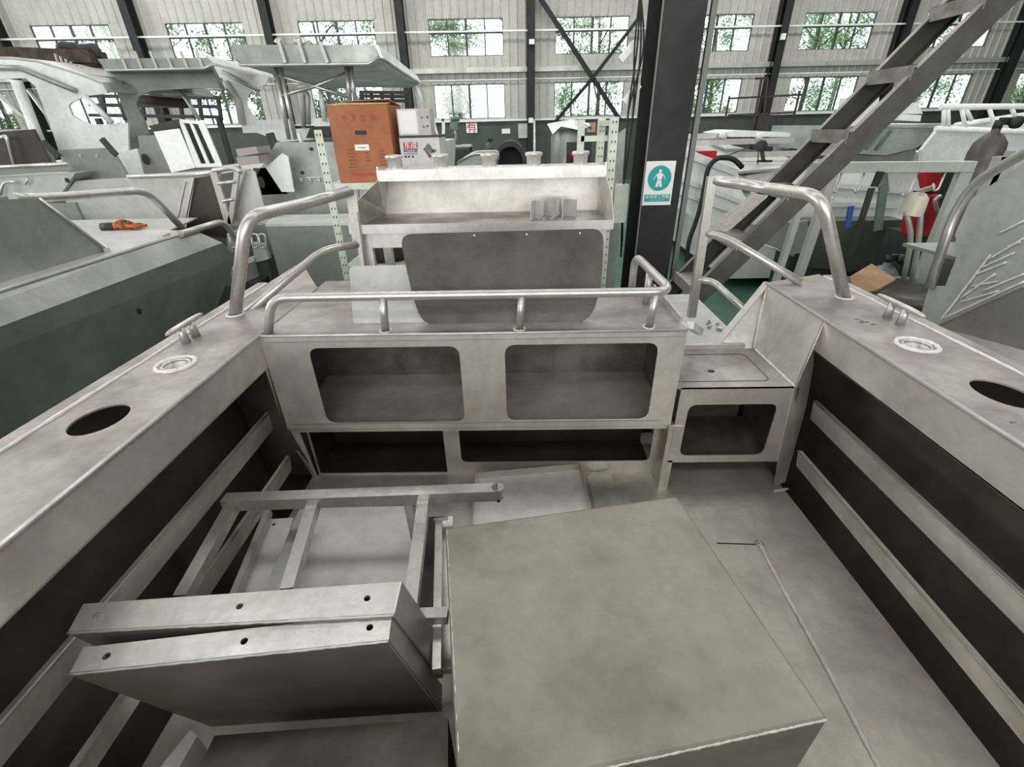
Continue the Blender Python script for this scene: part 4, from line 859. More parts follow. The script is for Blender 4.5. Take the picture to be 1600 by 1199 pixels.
MB().tube(py_(4.88, [(-40, 263), (106, 256)]), .015, 6).build('bench_edge', BRIGHT, L3b)
sheet(4.95, [(-40, 278), (118, 270), (96, 302), (-40, 310)], 'bench_body', GREYL, L3b, .4)
MB().tube(fillet(py_(4.9, [(0, 305), (6, 285), (24, 284)]), .04, 4), .012, 6).tube(py_(4.9, [(44, 278), (40, 288)]), .01, 6).build('weld_line', BRIGHT, L3b)
MB().bb(ay(-40, 280, 4.9).x, ay(90, 280, 4.9).x, 4.97, 5.1, 0, 1.5).build('bench_support', GREYP, L3b)
round_hole(105, 282, 4, 4, 4.9, L3b)
# rusty beam laid on top of the cabins
rb_ = thing('rusty_beam', 'long dark rusty beam resting across the cabin roofs at the upper left', 'beam', tuple(ay(80, 100, 7.2)))
MB().bar(ay(-60, 83, 7.2), ay(155, 90, 7.2), .3, .14).bar(ay(-60, 90, 7.2), ay(155, 97, 7.2), .18, .10).build('beam_body', RUST, rb_)
MB().tube(fillet(py_(7.2, [(96, 84), (94, 71), (118, 73), (122, 76), (150, 74), (153, 88)]), .04, 3), .05, 6).build('black_clamp', DARK, rb_)
# hardtop 2
L4 = thing('hardtop_boat', 'grey hardtop boat with ribbed roof front and oval cabin openings left of centre', 'boat', (-4.6, 7.4, 0))
hull(L4, -5.6, -3.5, 6.9, 10, .1, 1.55, GREYL)
MB().bb(-4.8, -3.8, 7, 9.5, 0, .2).build('keel_block', DARK, L4)
sheet(6.6, [(152, 92), (322, 90), (334, 102), (318, 107), (165, 110)], 'roof_front', GREYP, L4, .05)
MB().tube(py_(6.58, [(165, 110), (318, 107), (332, 101)]), .014, 6).build('roof_edge', BRIGHT, L4)
m = MB()
for k in range(6): m.bar(*py_(6.58, [(186+k*24, 80), (198+k*24, 108)]), .03, .012, (0, 1, 0))
m.build('roof_rib', GREYL, L4, kind='stuff')
MB().plate(py_(6.65, [(165, 110), (318, 107), (333, 103)])+py_(8.2, [(352, 140), (335, 138), (220, 142)]), .02, (), (0, 0, 1)).build('roof_underside', GREYP, L4)
MB().plate(py_(6.62, [(322, 90), (334, 103)])+py_(9.2, [(430, 125), (410, 112), (350, 98)]), .03, (), (0, 0, 1)).build('roof_side', GREYL, L4)
sheet(6.9, [(165, 110), (215, 110), (330, 108), (342, 138), (300, 138), (235, 142), (214, 152), (212, 162), (225, 188), (232, 210), (205, 214), (200, 190), (185, 150)], 'bulkhead_left', GREYP, L4, .03)
round_hole(194, 135, 5, 7, 6.88, L4)
sheet(8.2, [(334, 104), (420, 118), (415, 132), (395, 140), (386, 150), (386, 165), (395, 180), (405, 188), (452, 186), (455, 206), (380, 208), (376, 190), (365, 160), (352, 130)], 'cabin_side', WHITEP, L4, .03)
MB().tube(py_(8.15, [(352, 128), (372, 160), (378, 195)]), .05, 8).build('cabin_pillar', GREYL, L4)
MB().tube(py_(8.1, [(348, 112), (405, 142)]), .03, 6).build('side_shadow_gap', GREYP, L4)
m = MB()
for k in range(4): m.bar(*py_(9.0, [(368+k*28, 96+k*6), (368+k*28, 104+k*6)]), .03, .03, (0, 1, 0))
m.tube(py_(9.0, [(368, 98), (455, 116)]), .02, 6); m.build('roof_rack', TUBE, L4)
MB().tube(py_(7.6, [(282, 140), (312, 188)]), .03, 8).build('window_post', GREYL, L4)
tag(MB().tube(py_(7.8, [(212, 155), (290, 162)]), .06, 8).build('brown_pipe', RUST), 'reddish brown pipe lying across inside the grey hardtop boat', 'pipe')
m = MB()   # stacked frames seen through the openings
for k in range(7): m.bar(*py_(10.5, [(160+k*30, 150), (166+k*30, 188)]), .06, .05, (0, 1, 0))
for py in (150, 164, 180): m.bar(*py_(10.5, [(140, py), (345, py+3)]), .06, .06, (0, 1, 0))
fr_ = thing('steel_rack', 'dark steel storage rack seen through the cabin openings on the left', 'rack', tuple(ay(250, 200, 10.5)*V((1, 1, 0))))
m.build('rack_frame', DARK, fr_); a_, b_ = py_(10.5, [(150, 185), (345, 185)])
MB().bb(a_.x, a_.x+.08, 10.45, 10.55, 0, a_.z).build('rack_leg', DARK, fr_); MB().bb(b_.x-.08, b_.x, 10.45, 10.55, 0, b_.z).build('rack_leg', DARK, fr_)
# white seat frame crate
cr_ = thing('slatted_crate', 'bright open aluminium crate with three slats standing tilted on the left boats', 'crate', tuple(ay(290, 268, 5.6)*V((1, 1, 0))))
sheet(5.6, [(240, 206), (279, 201), (305, 262), (268, 270)], 'side_sheet', WHITE, cr_, .02)
sheet(5.62, [(278, 186), (318, 190), (347, 260), (306, 262)], 'slat_frame', WHITE, cr_, .02, [[(286, 192), (296, 193), (322, 256), (313, 256)], [(300, 193), (309, 194), (336, 255), (327, 256)]])
sheet(5.9, [(275, 190), (318, 192), (345, 258), (270, 262)], 'inner_panel', DARK, cr_, .02)
MB().plate(py_(5.6, [(240, 206), (279, 201), (278, 186), (232, 197)]), .02, (), (0, 1, 0)).build('top_sheet', DARKP, cr_)
MB().bb(ay(262, 268, 5.6).x, ay(340, 268, 5.6).x, 5.65, 6.1, 0, ay(300, 266, 5.6).z).build('crate_stand', GREYP, cr_)
bxh = thing('metal_locker', 'dark grey locker with a round black hole left of the slatted crate', 'locker', tuple(ay(240, 270, 5.8)*V((1, 1, 0))))
sheet(5.8, [(215, 212), (248, 211), (272, 270), (225, 272)], 'locker_side', GREYP, bxh, .3); round_hole(227, 249, 6, 8, 5.79, bxh)
MB().bb(ay(225, 272, 5.8).x, ay(262, 272, 5.8).x, 5.85, 6.05, 0, ay(225, 270, 5.8).z).build('locker_stand', GREYP, bxh)
# white sloping bow piece beside it
tag(MB().plate(py_(6.3, [(180, 240), (214, 232), (226, 275), (202, 278)])+[], .3, (), (0, 1, 0)).add([], []).build('hull_panel', WHITEP), 'white curved hull panel between the green-grey console and the locker', 'hull panel')
# pale deck strip with gussets and boarding ladder
L5 = thing('boat_stern', 'open stern of a pale aluminium boat with dark gusset plates and a boarding ladder', 'boat', (-3.3, 5.1, 0))
sheet(5.0, [(118, 283), (225, 277), (300, 272), (330, 270), (345, 272), (318, 352), (100, 352), (104, 300)], 'deck_side', GREYL, L5, .6)
MB().tube(py_(4.98, [(200, 276), (300, 273), (345, 268)]), .02, 8).build('deck_edge', BRIGHT, L5)
sheet(4.6, [(305, 278), (338, 273), (355, 345), (352, 372), (290, 362)], 'gusset_plate', DARKP, L5, .015)
sheet(4.55, [(288, 280), (303, 278), (288, 352), (272, 352)], 'gusset_frame', BRIGHT, L5, .02, [[(290, 284), (298, 283), (284, 345), (277, 345)]])
sheet(4.4, [(382, 265), (398, 268), (412, 320), (425, 350), (362, 345)], 'gusset_plate', GREYL, L5, .015)
MB().tube(py_(4.38, [(381, 266), (362, 345)]), .015, 6).build('gusset_edge', BRIGHT, L5)
sheet(4.9, [(395, 263), (425, 262), (450, 303), (404, 305)], 'locker_end', DARKP, L5, .02); round_hole(408, 285, 6, 9, 4.88, L5)
MB().bb(-4.3, -2.4, 4.65, 5.6, .15, 1.3).build('hull', GREYP, L5)
MB().bb(-3.8, -2.8, 4.8, 5.5, 0, .15).build('keel_block', DARK, L5)
ld = MB().bar(*py_(4.3, [(334, 268), (358, 350)]), .06, .03, (0, 1, 0)).bar(*py_(4.3, [(372, 262), (360, 350)]), .04, .03, (0, 1, 0)).build('boarding_ladder', TUBE, L5)
for a_, b_ in (((340, 287), (368, 284)), ((348, 315), (366, 311))): MB().cyl(*py_(4.28, [a_, b_]), .014, 8).build('rung', TUBE, ld)
MB().tube(fillet(py_(4.3, [(333, 267), (365, 262), (378, 270)]), .05, 4), .02, 8).build('ladder_top', TUBE, L5)
tag(MB().plate(py_(4.3, [(354, 365), (372, 362), (376, 392), (356, 398)]), .2, (), (0, 1, 0)).build('bracket_frame', GREYL), 'small pale bracket frame on the floor side behind the left corner rail', 'bracket').location.z += 0
bk = thing('pale_beam', 'pale thick square beam lying between the left boats behind the corner rail', 'tube', tuple(az(390, 425, 1.0)))  # a solid beam, not a tube
MB().bar(az(350, 435, 1.0), az(415, 410, 1.0), .16, .14).build('beam_body', GREYL, bk)
MB().bb(bk.location.x-.1, bk.location.x+.1, bk.location.y-.1, bk.location.y+.1, 0, .93).build('beam_support', DARK, bk)
# two stacked boards
for q, l in (('upper', [(368, 233), (400, 229), (404, 240), (372, 245)]), ('lower', [(369, 246), (403, 243), (406, 256), (373, 259)])):
    tag(MB().plate(py_(4.5, l), .25, (), (0, 1, 0)).build('flat_board', mat('mauve_board_'+q, (.32, .29, .29), .5, .3)), 'mauve-grey board above the boarding ladder, %s of the two' % q, 'board')
# grey plate with holes and stern box behind the left rail
L6 = thing('boat_transom', 'grey boat transom plate with a square box in front, behind the left corner rail', 'boat', (-1.9, 4.6, 0))
sheet(4.9, [(432, 222), (560, 222), (560, 345), (425, 345), (385, 300)], 'transom_plate', GREYP, L6, .03)
for px, py in ((486, 233), (472, 270)): round_hole(px, py, 3, 2.5, 4.89, L6)
m = MB()
for k in range(5): m.tube(py_(4.88, [(455+k*14, 279), (459+k*14, 284)]), .008, 5)
m.tube(py_(4.88, [(478, 278), (508, 277)]), .006, 5); m.build('weld_marks', WELD, L6, kind='stuff')
sheet(4.7, [(415, 262), (440, 240), (450, 245), (460, 300), (440, 300)], 'side_sheet', WHITEP, L6, .02)
t1 = MB().plate([ay(414, 350, 3.9), ay(556, 348, 3.9), ay(548, 334, 4.3), ay(430, 336, 4.3)], .02, (), (0, 0, -1)).build('box_top', GREYL, L6)
q_ = py_(3.9, [(414, 350), (556, 348)])
MB().bb(q_[0].x, q_[1].x, 3.9, 4.3, .2, q_[0].z-.02).build('box_body', HULLG, L6, bev=.004)
MB().bb(-2.2, -1.3, 4.0, 4.8, 0, .3).build('keel_block', DARK, L6)
# seat frames / rails between
sf = thing('slotted_bracket', 'small bright slotted metal brackets standing beside the left corner rail', 'bracket', tuple(ay(400, 380, 4.1)*V((1, 1, 0))))
for k, (px0, px1) in enumerate(((358, 370), (392, 402), (404, 414))):
    m = MB().tube(fillet(py_(4.1, [(px0, 366), (px1, 366), (px1+2, 386), (px0+3, 388)]), .02, 3, True)+[ay(px0, 366, 4.1)], .008, 6); m.build('bracket_loop', BRIGHT, sf)
MB().plate(py_(4.15, [(392, 380), (412, 382), (420, 405), (400, 410)]), .05, (), (0, 1, 0)).build('bracket_plate', GREYL, sf)
MB().bb(ay(395, 400, 4.15).x, ay(415, 400, 4.15).x, 4.16, 4.3, 0, 1.1).build('bracket_post', DARK, sf)
# hardtop 3 with tube truss
L7 = thing('hardtop_boat', 'hardtop boat with wide grey flat roof on crossed tube supports behind the cardboard box', 'boat', (-2.3, 7.4, 0))
sheet(6.2, [(360, 70), (585, 70), (592, 90), (575, 100), (375, 102), (362, 85)], 'roof_front', GREYP, L7, .05)
MB().tube(py_(6.18, [(368, 94), (376, 102), (575, 100), (592, 90)]), .016, 6).build('roof_edge', BRIGHT, L7)
MB().plate(py_(6.25, [(376, 102), (575, 100), (592, 91)])+py_(9.5, [(655, 132), (640, 137), (500, 136)]), .03, (), (0, 0, 1)).build('roof_underside', GREYP, L7)
MB().plate(py_(6.2, [(585, 70), (594, 91)])+py_(9.5, [(655, 130), (648, 118)]), .04, (), (1, 0, 0)).build('roof_side', WHITEP, L7)
for l in ([(435, 64), (446, 98)], [(466, 64), (477, 98)], [(500, 66), (512, 98)]): MB().bar(*py_(6.15, l), .035, .02, (0, 1, 0)).build('roof_rib', GREYL, L7)
for x_ in (432, 462): MB().tube(fillet(py_(6.3, [(x_, 68), (x_+2, 63), (x_+9, 63)]), .02, 3), .03, 6).build('rod_rest', TUBE, L7)
for l in ([(430, 104), (452, 218)], [(438, 104), (462, 218)], [(541, 102), (548, 165)], [(548, 102), (556, 165)]): MB().cyl(*py_(6.6, l), .028, 8).build('roof_post', BRIGHT, L7)
for l in ([(435, 118), (492, 135), (545, 152)], [(440, 150), (492, 135), (541, 115)]): MB().tube(py_(6.6, l), .022, 8).build('cross_tube', TUBE, L7)
MB().tube(py_(6.8, [(500, 132), (507, 190)]), .03, 8).build('roof_post', WHITEP, L7); MB().tube(py_(9.2, [(648, 135), (662, 170)]), .05, 8).build('roof_post', WHITEP, L7)
MB().tube(fillet(py_(6.9, [(475, 200), (473, 150), (477, 143), (481, 150), (482, 195)]), .03, 3), .03, 8).build('exhaust_tube', GREYL, L7)
sheet(7.0, [(395, 205), (520, 198), (520, 216), (440, 222)], 'cabin_top', WHITEP, L7, .8)
sheet(6.9, [(488, 185), (520, 183), (520, 197), (492, 200)], 'white_cover', WHITE, L7, .2)
sheet(6.8, [(485, 198), (515, 197), (515, 215), (478, 216)], 'dark_seat', DARK, L7, .3)
MB().bar(*py_(5.2, [(421, 208), (432, 236)]), .07, .04, (0, 1, 0)).build('stub_post', DARK, L7)
MB().bar(*py_(5.2, [(466, 208), (476, 236)]), .03, .03, (0, 1, 0)).build('stub_post', BRIGHT, L7)
hull(L7, -3.3, -1.2, 7.0, 10, .1, 1.9, WHITEP)
MB().bb(-2.8, -1.8, 7.2, 9.5, 0, .2).build('keel_block', DARK, L7)
wr = thing('wall_rack', 'dark slatted rack under the hardtop above the cartons', 'rack', tuple(ay(600, 160, 10)*V((1, 1, 0))))
m = MB()
for py in (144, 150, 157): m.bar(*py_(10, [(562, py), (640, py+1)]), .05, .07, (0, 1, 0))
for px in (565, 580, 596, 612, 634): m.bar(*py_(10, [(px, 142), (px+2, 166)]), .06, .05, (0, 1, 0))
m.build('rack_slats', DARK, wr)
for px in (566, 636): a_ = ay(px, 160, 10.1); MB().bb(a_.x-.04, a_.x+.04, 10.06, 10.14, 0, a_.z).build('rack_leg', DARK, wr)
tag(MB().bar(*py_(8.5, [(676, 186), (676, 240)]), .05, .04, (0, 1, 0)).bar(*py_(8.5, [(693, 186), (693, 240)]), .05, .04, (0, 1, 0)).bar(*py_(8.5, [(676, 187), (694, 187)]), .04, .04).bar(*py_(8.5, [(678, 190), (690, 235)]), .03, .03, (0, 1, 0)).build('ladder_frame', WHITE), 'white narrow upright frame standing right of the cartons', 'frame').location.z -= 0
# ================================================================== RIGHT SIDE CLUTTER
R1 = thing('white_boat', 'white aluminium boat with stepped side just right of the steel column', 'boat', (3.4, 7.2, 0))
R1y = 6.3
sheet(R1y, [(1058, 234), (1110, 250), (1152, 268), (1160, 300), (1172, 322), (1196, 336), (1192, 350), (1150, 352), (1146, 372), (1125, 366), (1055, 322)], 'hull_side', WHITE, R1, .05)
for l, w_ in (([(1058, 236), (1151, 270)], .07), ([(1058, 278), (1164, 318)], .05), ([(1058, 300), (1170, 340)], .04)): MB().bar(*py_(R1y-.04, l), .05, w_, (0, 0, 1)).build('rub_strake', WHITEP, R1)
MB().plate([ay(1058, 234, R1y), ay(1152, 268, R1y), V((4.1, R1y+.6, 1.55)), V((4.1, 10.5, 1.7)), V((2.6, 10.5, 1.8))], .03, (), (0, 0, -1)).build('deck', GREYL, R1)
MB().bb(2.9, 4.1, R1y+.1, 10.2, .15, 1.2).build('hull_body', WHITEP, R1)
MB().bb(3, 4, 6.8, 9.8, 0, .15).build('keel_block', DARK, R1)
for l in ([(1065, 214), (1135, 212)], [(1062, 224), (1240, 219)], [(1140, 243), (1300, 238)], [(1150, 259), (1292, 252)]): MB().bar(*py_(7.4, l), .05, .07).build('deck_bar', BRIGHT, R1)
for px, py in ((1066, 218), (1128, 215), (1186, 216)): MB().lathe([(0, 0), (.045, 0), (.045, .07), (0, .07)], ay(px, py, 7.3), 12).build('bar_fitting', WHITE, R1)
tag(MB().plate(py_(8.5, [(1128, 208), (1150, 203), (1232, 207), (1240, 214), (1140, 214)]), .9, (), (0, 1, 0)).build('plastic_sheet', WHITE), 'crumpled white plastic sheet on top of the white boat', 'plastic sheet')
tag(MB().box(ay(1101, 243, 6.9), (.26, .14, .11), .1).build('red_toolbox', RED), 'small red box lying on the gunwale of the white boat', 'box')
tag(MB().tube(fillet(py_(6.1, [(1160, 262), (1146, 247), (1120, 246), (1106, 262), (1094, 330), (1070, 392)])+[V((2.35, 6.0, .02))], .25, 6), .03, 8).build('black_hose', BLACK), 'thick black hose looping over the side of the white boat', 'hose')
tag(MB().tube(py_(7.0, [(1110, 245), (1140, 242), (1186, 224)]), .008, 5).tube(py_(7.0, [(1186, 224), (1182, 290)]), .008, 5).build('thin_rope', DARK), 'thin dark rope hanging from the bars over the white boat', 'rope')
pulley = MB().lathe([(0, -.03), (.07, -.03), (.07, .03), (0, .03)], ay(1189, 228, 6.9), 14, (0, 1, 0)).bar(ay(1189, 228, 6.9), ay(1193, 252, 6.9), .04, .03, (0, 1, 0)).bar(ay(1183, 252, 6.9), ay(1206, 252, 6.9), .03, .03)
tag(pulley.build('clamp', DARK), 'dark clamp hanging below the bars above the white boat', 'clamp')
rf = thing('rack_frame', 'thin rusty open tube rack rising in front of the right wall windows', 'rack', tuple(ay(1190, 216, 9.5)))
for l in ([(1140, 150), (1132, 192)], [(1190, 122), (1174, 216)], [(1200, 122), (1190, 205)], [(1250, 142), (1232, 216)]): MB().bar(*py_(9.5, l), .028, .028, (0, 1, 0)).build('upright', RUST, rf)
for l in ([(1140, 154), (1252, 148)], [(1138, 180), (1242, 176)], [(1180, 123), (1198, 122)]): MB().bar(*py_(9.5, l), .03, .03).build('cross_rail', RUST, rf)
tag(MB().bb(ay(1200, 200, 12).x, ay(1222, 200, 12).x, 12, 12.6, 0, ay(1210, 180, 12).z).build('dark_drum', DARK), 'dark tall cabinet behind the open tube rack by the right wall', 'cabinet')
tag(MB().bb(ay(1243, 200, 8.8).x, ay(1276, 200, 8.8).x, 8.8, 9.4, 0, ay(1255, 198, 8.8).z).build('grey_box', GREYL), 'pale grey square box behind the stair right of the plastic sheet', 'box')
R2 = thing('white_boat', 'white hulled boat lying behind the stair and the stand with hooks', 'boat', (5.0, 7.4, 0))
sheet(6.9, [(1165, 275), (1240, 262), (1330, 258), (1425, 268), (1420, 345), (1270, 346), (1210, 348), (1180, 320)], 'hull_side', WHITE, R2, .05)
MB().bar(*py_(6.85, [(1250, 285), (1420, 300)]), .05, .06).bar(*py_(6.85, [(1230, 318), (1420, 322)]), .05, .06).build('rub_strake', WHITEP, R2)
MB().bb(4.7, 6.0, 6.95, 7.4, .1, 1.5).build('hull_body', WHITEP, R2); MB().bb(4.8, 5.8, 7.0, 7.3, 0, .12).build('keel_block', DARK, R2)
gp = thing('dark_bin', 'large dark green-grey sheet metal bin beneath the white hull at right', 'bin', tuple(ay(1330, 420, 6.0)*V((1, 1, 0))))
sheet(6.0, [(1262, 346), (1415, 344), (1402, 405), (1330, 425), (1265, 418)], 'bin_front', mat('bin_green_grey', (.10, .105, .09), .5, .3, (.07, .075, .065), 3), gp, .3)
MB().bb(ay(1280, 400, 6).x, ay(1400, 400, 6).x, 6.05, 6.3, 0, .8).build('bin_foot', DARK, gp)
gb = thing('grey_green_plate', 'green-grey plate with a small round hole leaning behind the stair', 'metal plate', tuple(ay(1225, 390, 5.2)*V((1, 1, 0))))
sheet(5.2, [(1180, 352), (1262, 345), (1268, 392), (1238, 398), (1182, 378)], 'plate', GREYP, gb, .03); round_hole(1214, 355, 4, 3, 5.19, gb)
MB().tube(py_(5.18, [(1182, 378), (1240, 400)]), .012, 6).build('plate_edge', BRIGHT, gb)
MB().bb(ay(1240, 390, 5.25).x, ay(1262, 390, 5.25).x, 5.25, 5.6, 0, .95).build('plate_stand', BLACK, gb)
# stand with hooks
sn = thing('hook_stand', 'pale grey steel stand with wire hooks behind the right corner rail', 'stand', (3.3, 4.6, 0))
Ys = 4.45
A_, B_ = py_(Ys, [(1268, 262), (1518, 260)])
MB().bar(A_, B_, .09, .085).build('top_beam', GREYL, sn, bev=.003)
def leg(a, b, w=.075, yb=Ys):
    p, q = py_(Ys, [a, b]); d = (q-p); q = p + d*(p.z/-d.z); MB().bar(p, q, w, .06, (0, 1, 0)).build('leg', GREYL, sn)
leg((1303, 266), (1250, 424)); leg((1508, 266), (1432, 448), .11); leg((1268, 266), (1225, 400), .05)
MB().bar(*py_(Ys, [(1352, 436), (1452, 442)]), .06, .07).build('low_beam', STAIRL, sn)
for k, l in enumerate(([(1316, 268), (1307, 298), (1303, 302), (1303, 292)], [(1352, 268), (1341, 296), (1337, 303), (1334, 294)], [(1434, 268), (1420, 302), (1414, 308), (1408, 303)], [(1478, 268), (1466, 296), (1459, 299), (1458, 287)])):
    MB().tube(fillet(py_(Ys-.03, l), .03, 4), .009, 6).build('wire_hook', BRIGHT, sn)
def hang(l, w, mm, name, lab, cat, Y=Ys-.05): return tag(MB().bar(*py_(Y, l), w, .02, (0, 1, 0)).build(name, mm), lab, cat)
hang([(1362, 294), (1328, 400)], .05, DARK, 'hanging_strap', 'dark flat strap hanging diagonally from the stand with hooks', 'strap')
hang([(1381, 290), (1371, 360)], .07, CYLG, 'hanging_strap', 'grey-green strap hanging from the middle of the stand', 'strap')
hang([(1330, 322), (1324, 356)], .045, BLUE, 'blue_tool', 'slim blue tool hanging from the left wire hook', 'tool')
hang([(1376, 268), (1366, 292)], .06, BLACK, 'black_grip', 'black grip hanging under the top beam of the stand', 'tool')
tag(MB().plate(py_(4.42, [(1386, 262), (1430, 262), (1438, 298), (1390, 300)]), .12, (), (0, 1, 0)).build('grey_cloth', GREYL), 'pale grey cloth bundle hung behind the stand beam', 'cloth')
pj = thing('plastic_jug', 'beige plastic shade hanging upside down on the stand', 'jug', tuple(ay(1420, 340, 4.35)))
MB().lathe([(.0, .19), (.05, .185), (.085, .15), (.095, .08), (.10, 0)], ay(1420, 336, 4.35), 18, (.1, 0, 1)).build('shade', PLASTIC, pj)
for l in ([(1416, 330), (1425, 372), (1412, 436)], [(1440, 302), (1436, 380), (1424, 440)]): tag(MB().tube(fillet(py_(4.3, l), .2, 6), .022, 8).build('grey_hose', GREYL), 'pale grey hose hanging down from the stand, %s of two' % ('left' if l[0][0] < 1430 else 'right'), 'hose')
# red machine
rm = thing('red_machine', 'red machine body with black parts standing behind the stand at right', 'machine', tuple(ay(1440, 400, 5.3)*V((1, 1, 0))))
sheet(5.3, [(1444, 262), (1474, 262), (1470, 300), (1442, 300)], 'upper_body', RED, rm, .15, bev=.02)
sheet(5.25, [(1432, 306), (1470, 304), (1458, 372), (1420, 370)], 'lower_body', RED, rm, .15, bev=.02)
sheet(5.4, [(1466, 262), (1502, 262), (1480, 340), (1462, 370), (1458, 300)], 'black_frame', BLACK, rm, .3)
MB().tube(fillet(py_(5.15, [(1470, 306), (1460, 312), (1464, 330), (1474, 330)]), .05, 4), .02, 8).bar(*py_(5.2, [(1434, 300), (1460, 292)]), .04, .04).build('chrome_handle', BRIGHT, rm)
MB().bb(ay(1425, 370, 5.3).x, ay(1470, 370, 5.3).x, 5.3, 5.7, 0, .95).build('base', DARK, rm)
gas(1392, 398, 4.9, .16, .72, CYLG, 'squat green-grey cylinder on the floor under the stand with hooks', 0.0)
g2 = gas(1548, 222, 4.85, .135, 1.95, mat('cylinder_brown', (.10, .085, .08), .45, .2, (.07, .06, .06), 5), 'tall dark gas cylinder with black valve leaning behind the right boat rail', 0.0)
tag(MB().plate([az(1328, 432, .85), az(1362, 412, .85), az(1400, 436, .80), az(1372, 452, .80), az(1335, 462, .80)], .02, (), (0, 0, -1)).build('brown_board', CARDL), 'light brown board lying behind the right gunwale below the stand', 'board')
bn = thing('round_table', 'dark round plate table behind the right gunwale under the brown board', 'table', tuple(az(1390, 455, .78)*V((1, 1, 0))))
MB().lathe([(0, .74), (.45, .74), (.46, .78), (0, .78)], bn.location, 28).build('table_top', DARKP, bn); MB().cyl(tuple(bn.location), tuple(bn.location+V((0, 0, .74))), .06, 12).build('table_leg', DARK, bn)
# green bow
bw_ = thing('bow_hull', 'green-grey pointed bow of a boat standing high behind the stair', 'boat', tuple(ay(1400, 240, 7.6)*V((1, 1, 0))))
A4 = py_(7.2, [(1318, 196), (1478, 197), (1462, 212), (1430, 232), (1385, 243), (1330, 240), (1305, 238)])
MB().plate(A4, 2.0, (), (0, 1, 0)).build('bow_plate', mat('bow_green', (.50, .54, .53), .28, .7, (.38, .42, .41), 1.5), bw_)
MB().tube(py_(7.18, [(1318, 196), (1478, 197)]), .03, 8).build('bow_edge', BRIGHT, bw_)
sheet(7.25, [(1305, 240), (1385, 244), (1432, 233), (1425, 255), (1310, 262)], 'under_hull', HULLG, bw_, 1.5)
for l in ([(1352, 233), (1372, 208)], [(1368, 235), (1392, 204)]): MB().bar(*py_(7.1, l), .04, .04, (0, 1, 0)).build('brace_bar', CYLG, bw_)
sheet(7.6, [(1336, 152), (1350, 143), (1374, 152), (1372, 178), (1368, 190), (1325, 202)], 'cabin', WHITEP, bw_, .35)
sheet(7.6, [(1408, 162), (1434, 160), (1442, 178), (1404, 178)], 'cabin_window_box', WHITEP, bw_, .3)
sheet(7.5, [(1404, 178), (1440, 180), (1438, 190), (1404, 188)], 'deck_box', WHITE, bw_, .8)
MB().bb(ay(1345, 250, 7.5).x, ay(1415, 250, 7.5).x, 7.6, 8.8, 0, 1.6).build('hull_stand', DARK, bw_)
# far right boat with white rail
R3 = thing('white_boat', 'white boat at the far right edge with an open tube rail along its deck', 'boat', (6.4, 6.8, 0))
sheet(6.0, [(1468, 200), (1500, 194), (1600, 180), (1680, 176), (1680, 330), (1440, 330), (1440, 252), (1440, 235)], 'hull_side', WHITEP, R3, .05)
MB().tube(py_(5.98, [(1492, 196), (1600, 180), (1680, 174)]), .03, 6).build('deck_edge', WHITE, R3)
for l in ([(1470, 167), (1680, 166)], [(1462, 201), (1680, 209)]): MB().cyl(*py_(5.8, l), .028, 8).build('rail_tube', WHITE, R3)
for l in ([(1475, 168), (1474, 200)], [(1481, 168), (1482, 200)], [(1502, 168), (1509, 202)], [(1545, 168), (1557, 204)], [(1580, 168), (1588, 186)], [(1508, 168), (1518, 188)]): MB().cyl(*py_(5.8, l), .02, 8).build('rail_post', WHITE, R3)
MB().bb(6.3, 7.4, 6.1, 8.6, .1, 1.6).build('hull_body', WHITEP, R3); MB().bb(6.5, 7.1, 6.2, 8.2, 0, .12).build('keel_block', DARK, R3)
sheet(5.95, [(1528, 228), (1540, 227), (1540, 246), (1527, 247)], 'side_hatch', GREYP, R3, .02)
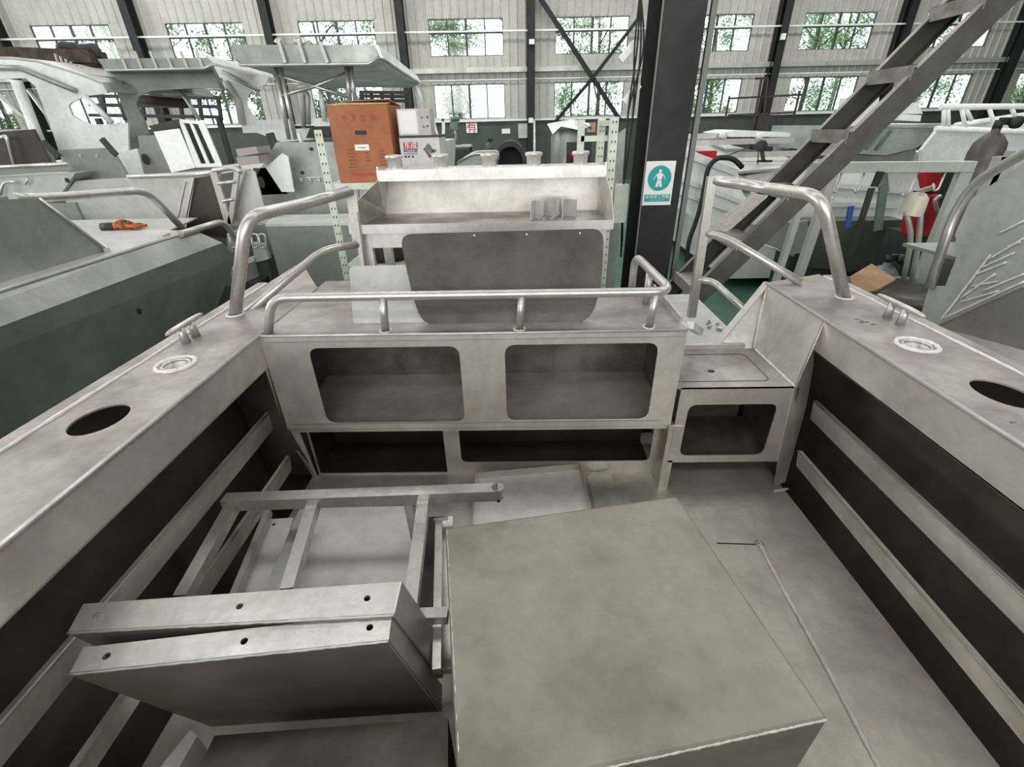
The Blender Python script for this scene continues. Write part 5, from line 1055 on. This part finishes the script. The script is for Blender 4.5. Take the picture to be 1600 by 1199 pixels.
# near right boat
R4 = thing('aluminium_boat', 'polished aluminium boat along the right side with tall cowling plate and tube rail', 'boat', (3.6, 1.5, 0))
Xp = 2.55
cw_ = [(1517, 310), (1600, 255), (1720, 190), (1720, 400), (1600, 447), (1463, 510), (1436, 502), (1452, 447), (1477, 447), (1498, 393), (1492, 367)]
MB().plate(px_(Xp, cw_), .012, (), (1, 0, 0)).build('cowling_panel', GREYL, R4)
wvm = mat('polished_sheet', (.36, .345, .325), .3, .5, (.28, .265, .25), 2.)
def glint(a, b, r=.004, s=0): return bead(px_(Xp-.008, [a, b]), r, s, .02)
for i, (a, b) in enumerate((((1470, 500), (1534, 415)), ((1530, 420), (1585, 395)), ((1522, 430), (1572, 410)), ((1515, 448), (1558, 440)), ((1500, 472), (1560, 455)), ((1475, 497), (1600, 440)), ((1560, 365), (1600, 345)), ((1575, 385), (1595, 378)), ((1478, 490), (1548, 398)), ((1535, 455), (1600, 428)), ((1500, 466), (1555, 428)), ((1545, 405), (1600, 372)), ((1512, 446), (1542, 405)))): glint(a, b, .005, 90+i).build('reflection_streak', WELD, R4)  # bright beads drawn in as mirror reflections on the plate, not welds
a0, a1, a2_ = ax(1463, 510, Xp), ax(1600, 447, Xp), ax(1720, 400, Xp)
zz_ = .95
MB().plate([a0, a1, V((2.55, .3, a1.z)), V((2.15, .3, .95)), V((2.05, 1.6, .90)), V((2.3, 2.75, .95))], .012, (), (1, 0, 0)).build('hull_side', wvm, R4)
MB().tube([a0, a1, V((2.55, .3, a1.z))], .008, 6).build('sheer_edge', BRIGHT, R4)
MB().tube(fillet(px_(Xp-.02, [(1452, 450), (1490, 335), (1520, 288), (1600, 238), (1700, 190)]), .12, 6), .026, 12).build('tube_rail', TUBE, R4)
MB().plate([(2.9, .3, 1.35), (4.2, .3, 1.35), (4.2, 3.2, 1.35), (2.6, 3.2, 1.35)], .02, (), (0, 0, -1)).build('side_deck', GREYP, R4)
MB().bb(2.6, 4.6, .3, 2.7, .15, .9).build('hull_bottom', GREYP, R4); MB().bb(3, 4, .5, 2.5, 0, .15).build('keel_block', DARK, R4)
for px, py, w_ in ((1563, 245, 14), (1583, 236, 10)):
    p = ax(px, py, Xp+.4); MB().bb(p.x, p.x+.12, p.y-.05, p.y+.05, 1.35, p.z).build('deck_post', GREYL, R4)
# scrap on the swim platform
sc = MB(); r_ = random.Random(4)
for k in range(7):
    c = az(1112+r_.uniform(-8, 14), 508+r_.uniform(-6, 8), 1.11); sc.box(c, (.03, .012, .012), r_.uniform(0, 3))
tag(sc.build('metal_offcuts', BRIGHT, None, kind='stuff'), 'small bright metal offcuts on the stern platform beside the step', 'metal scrap')
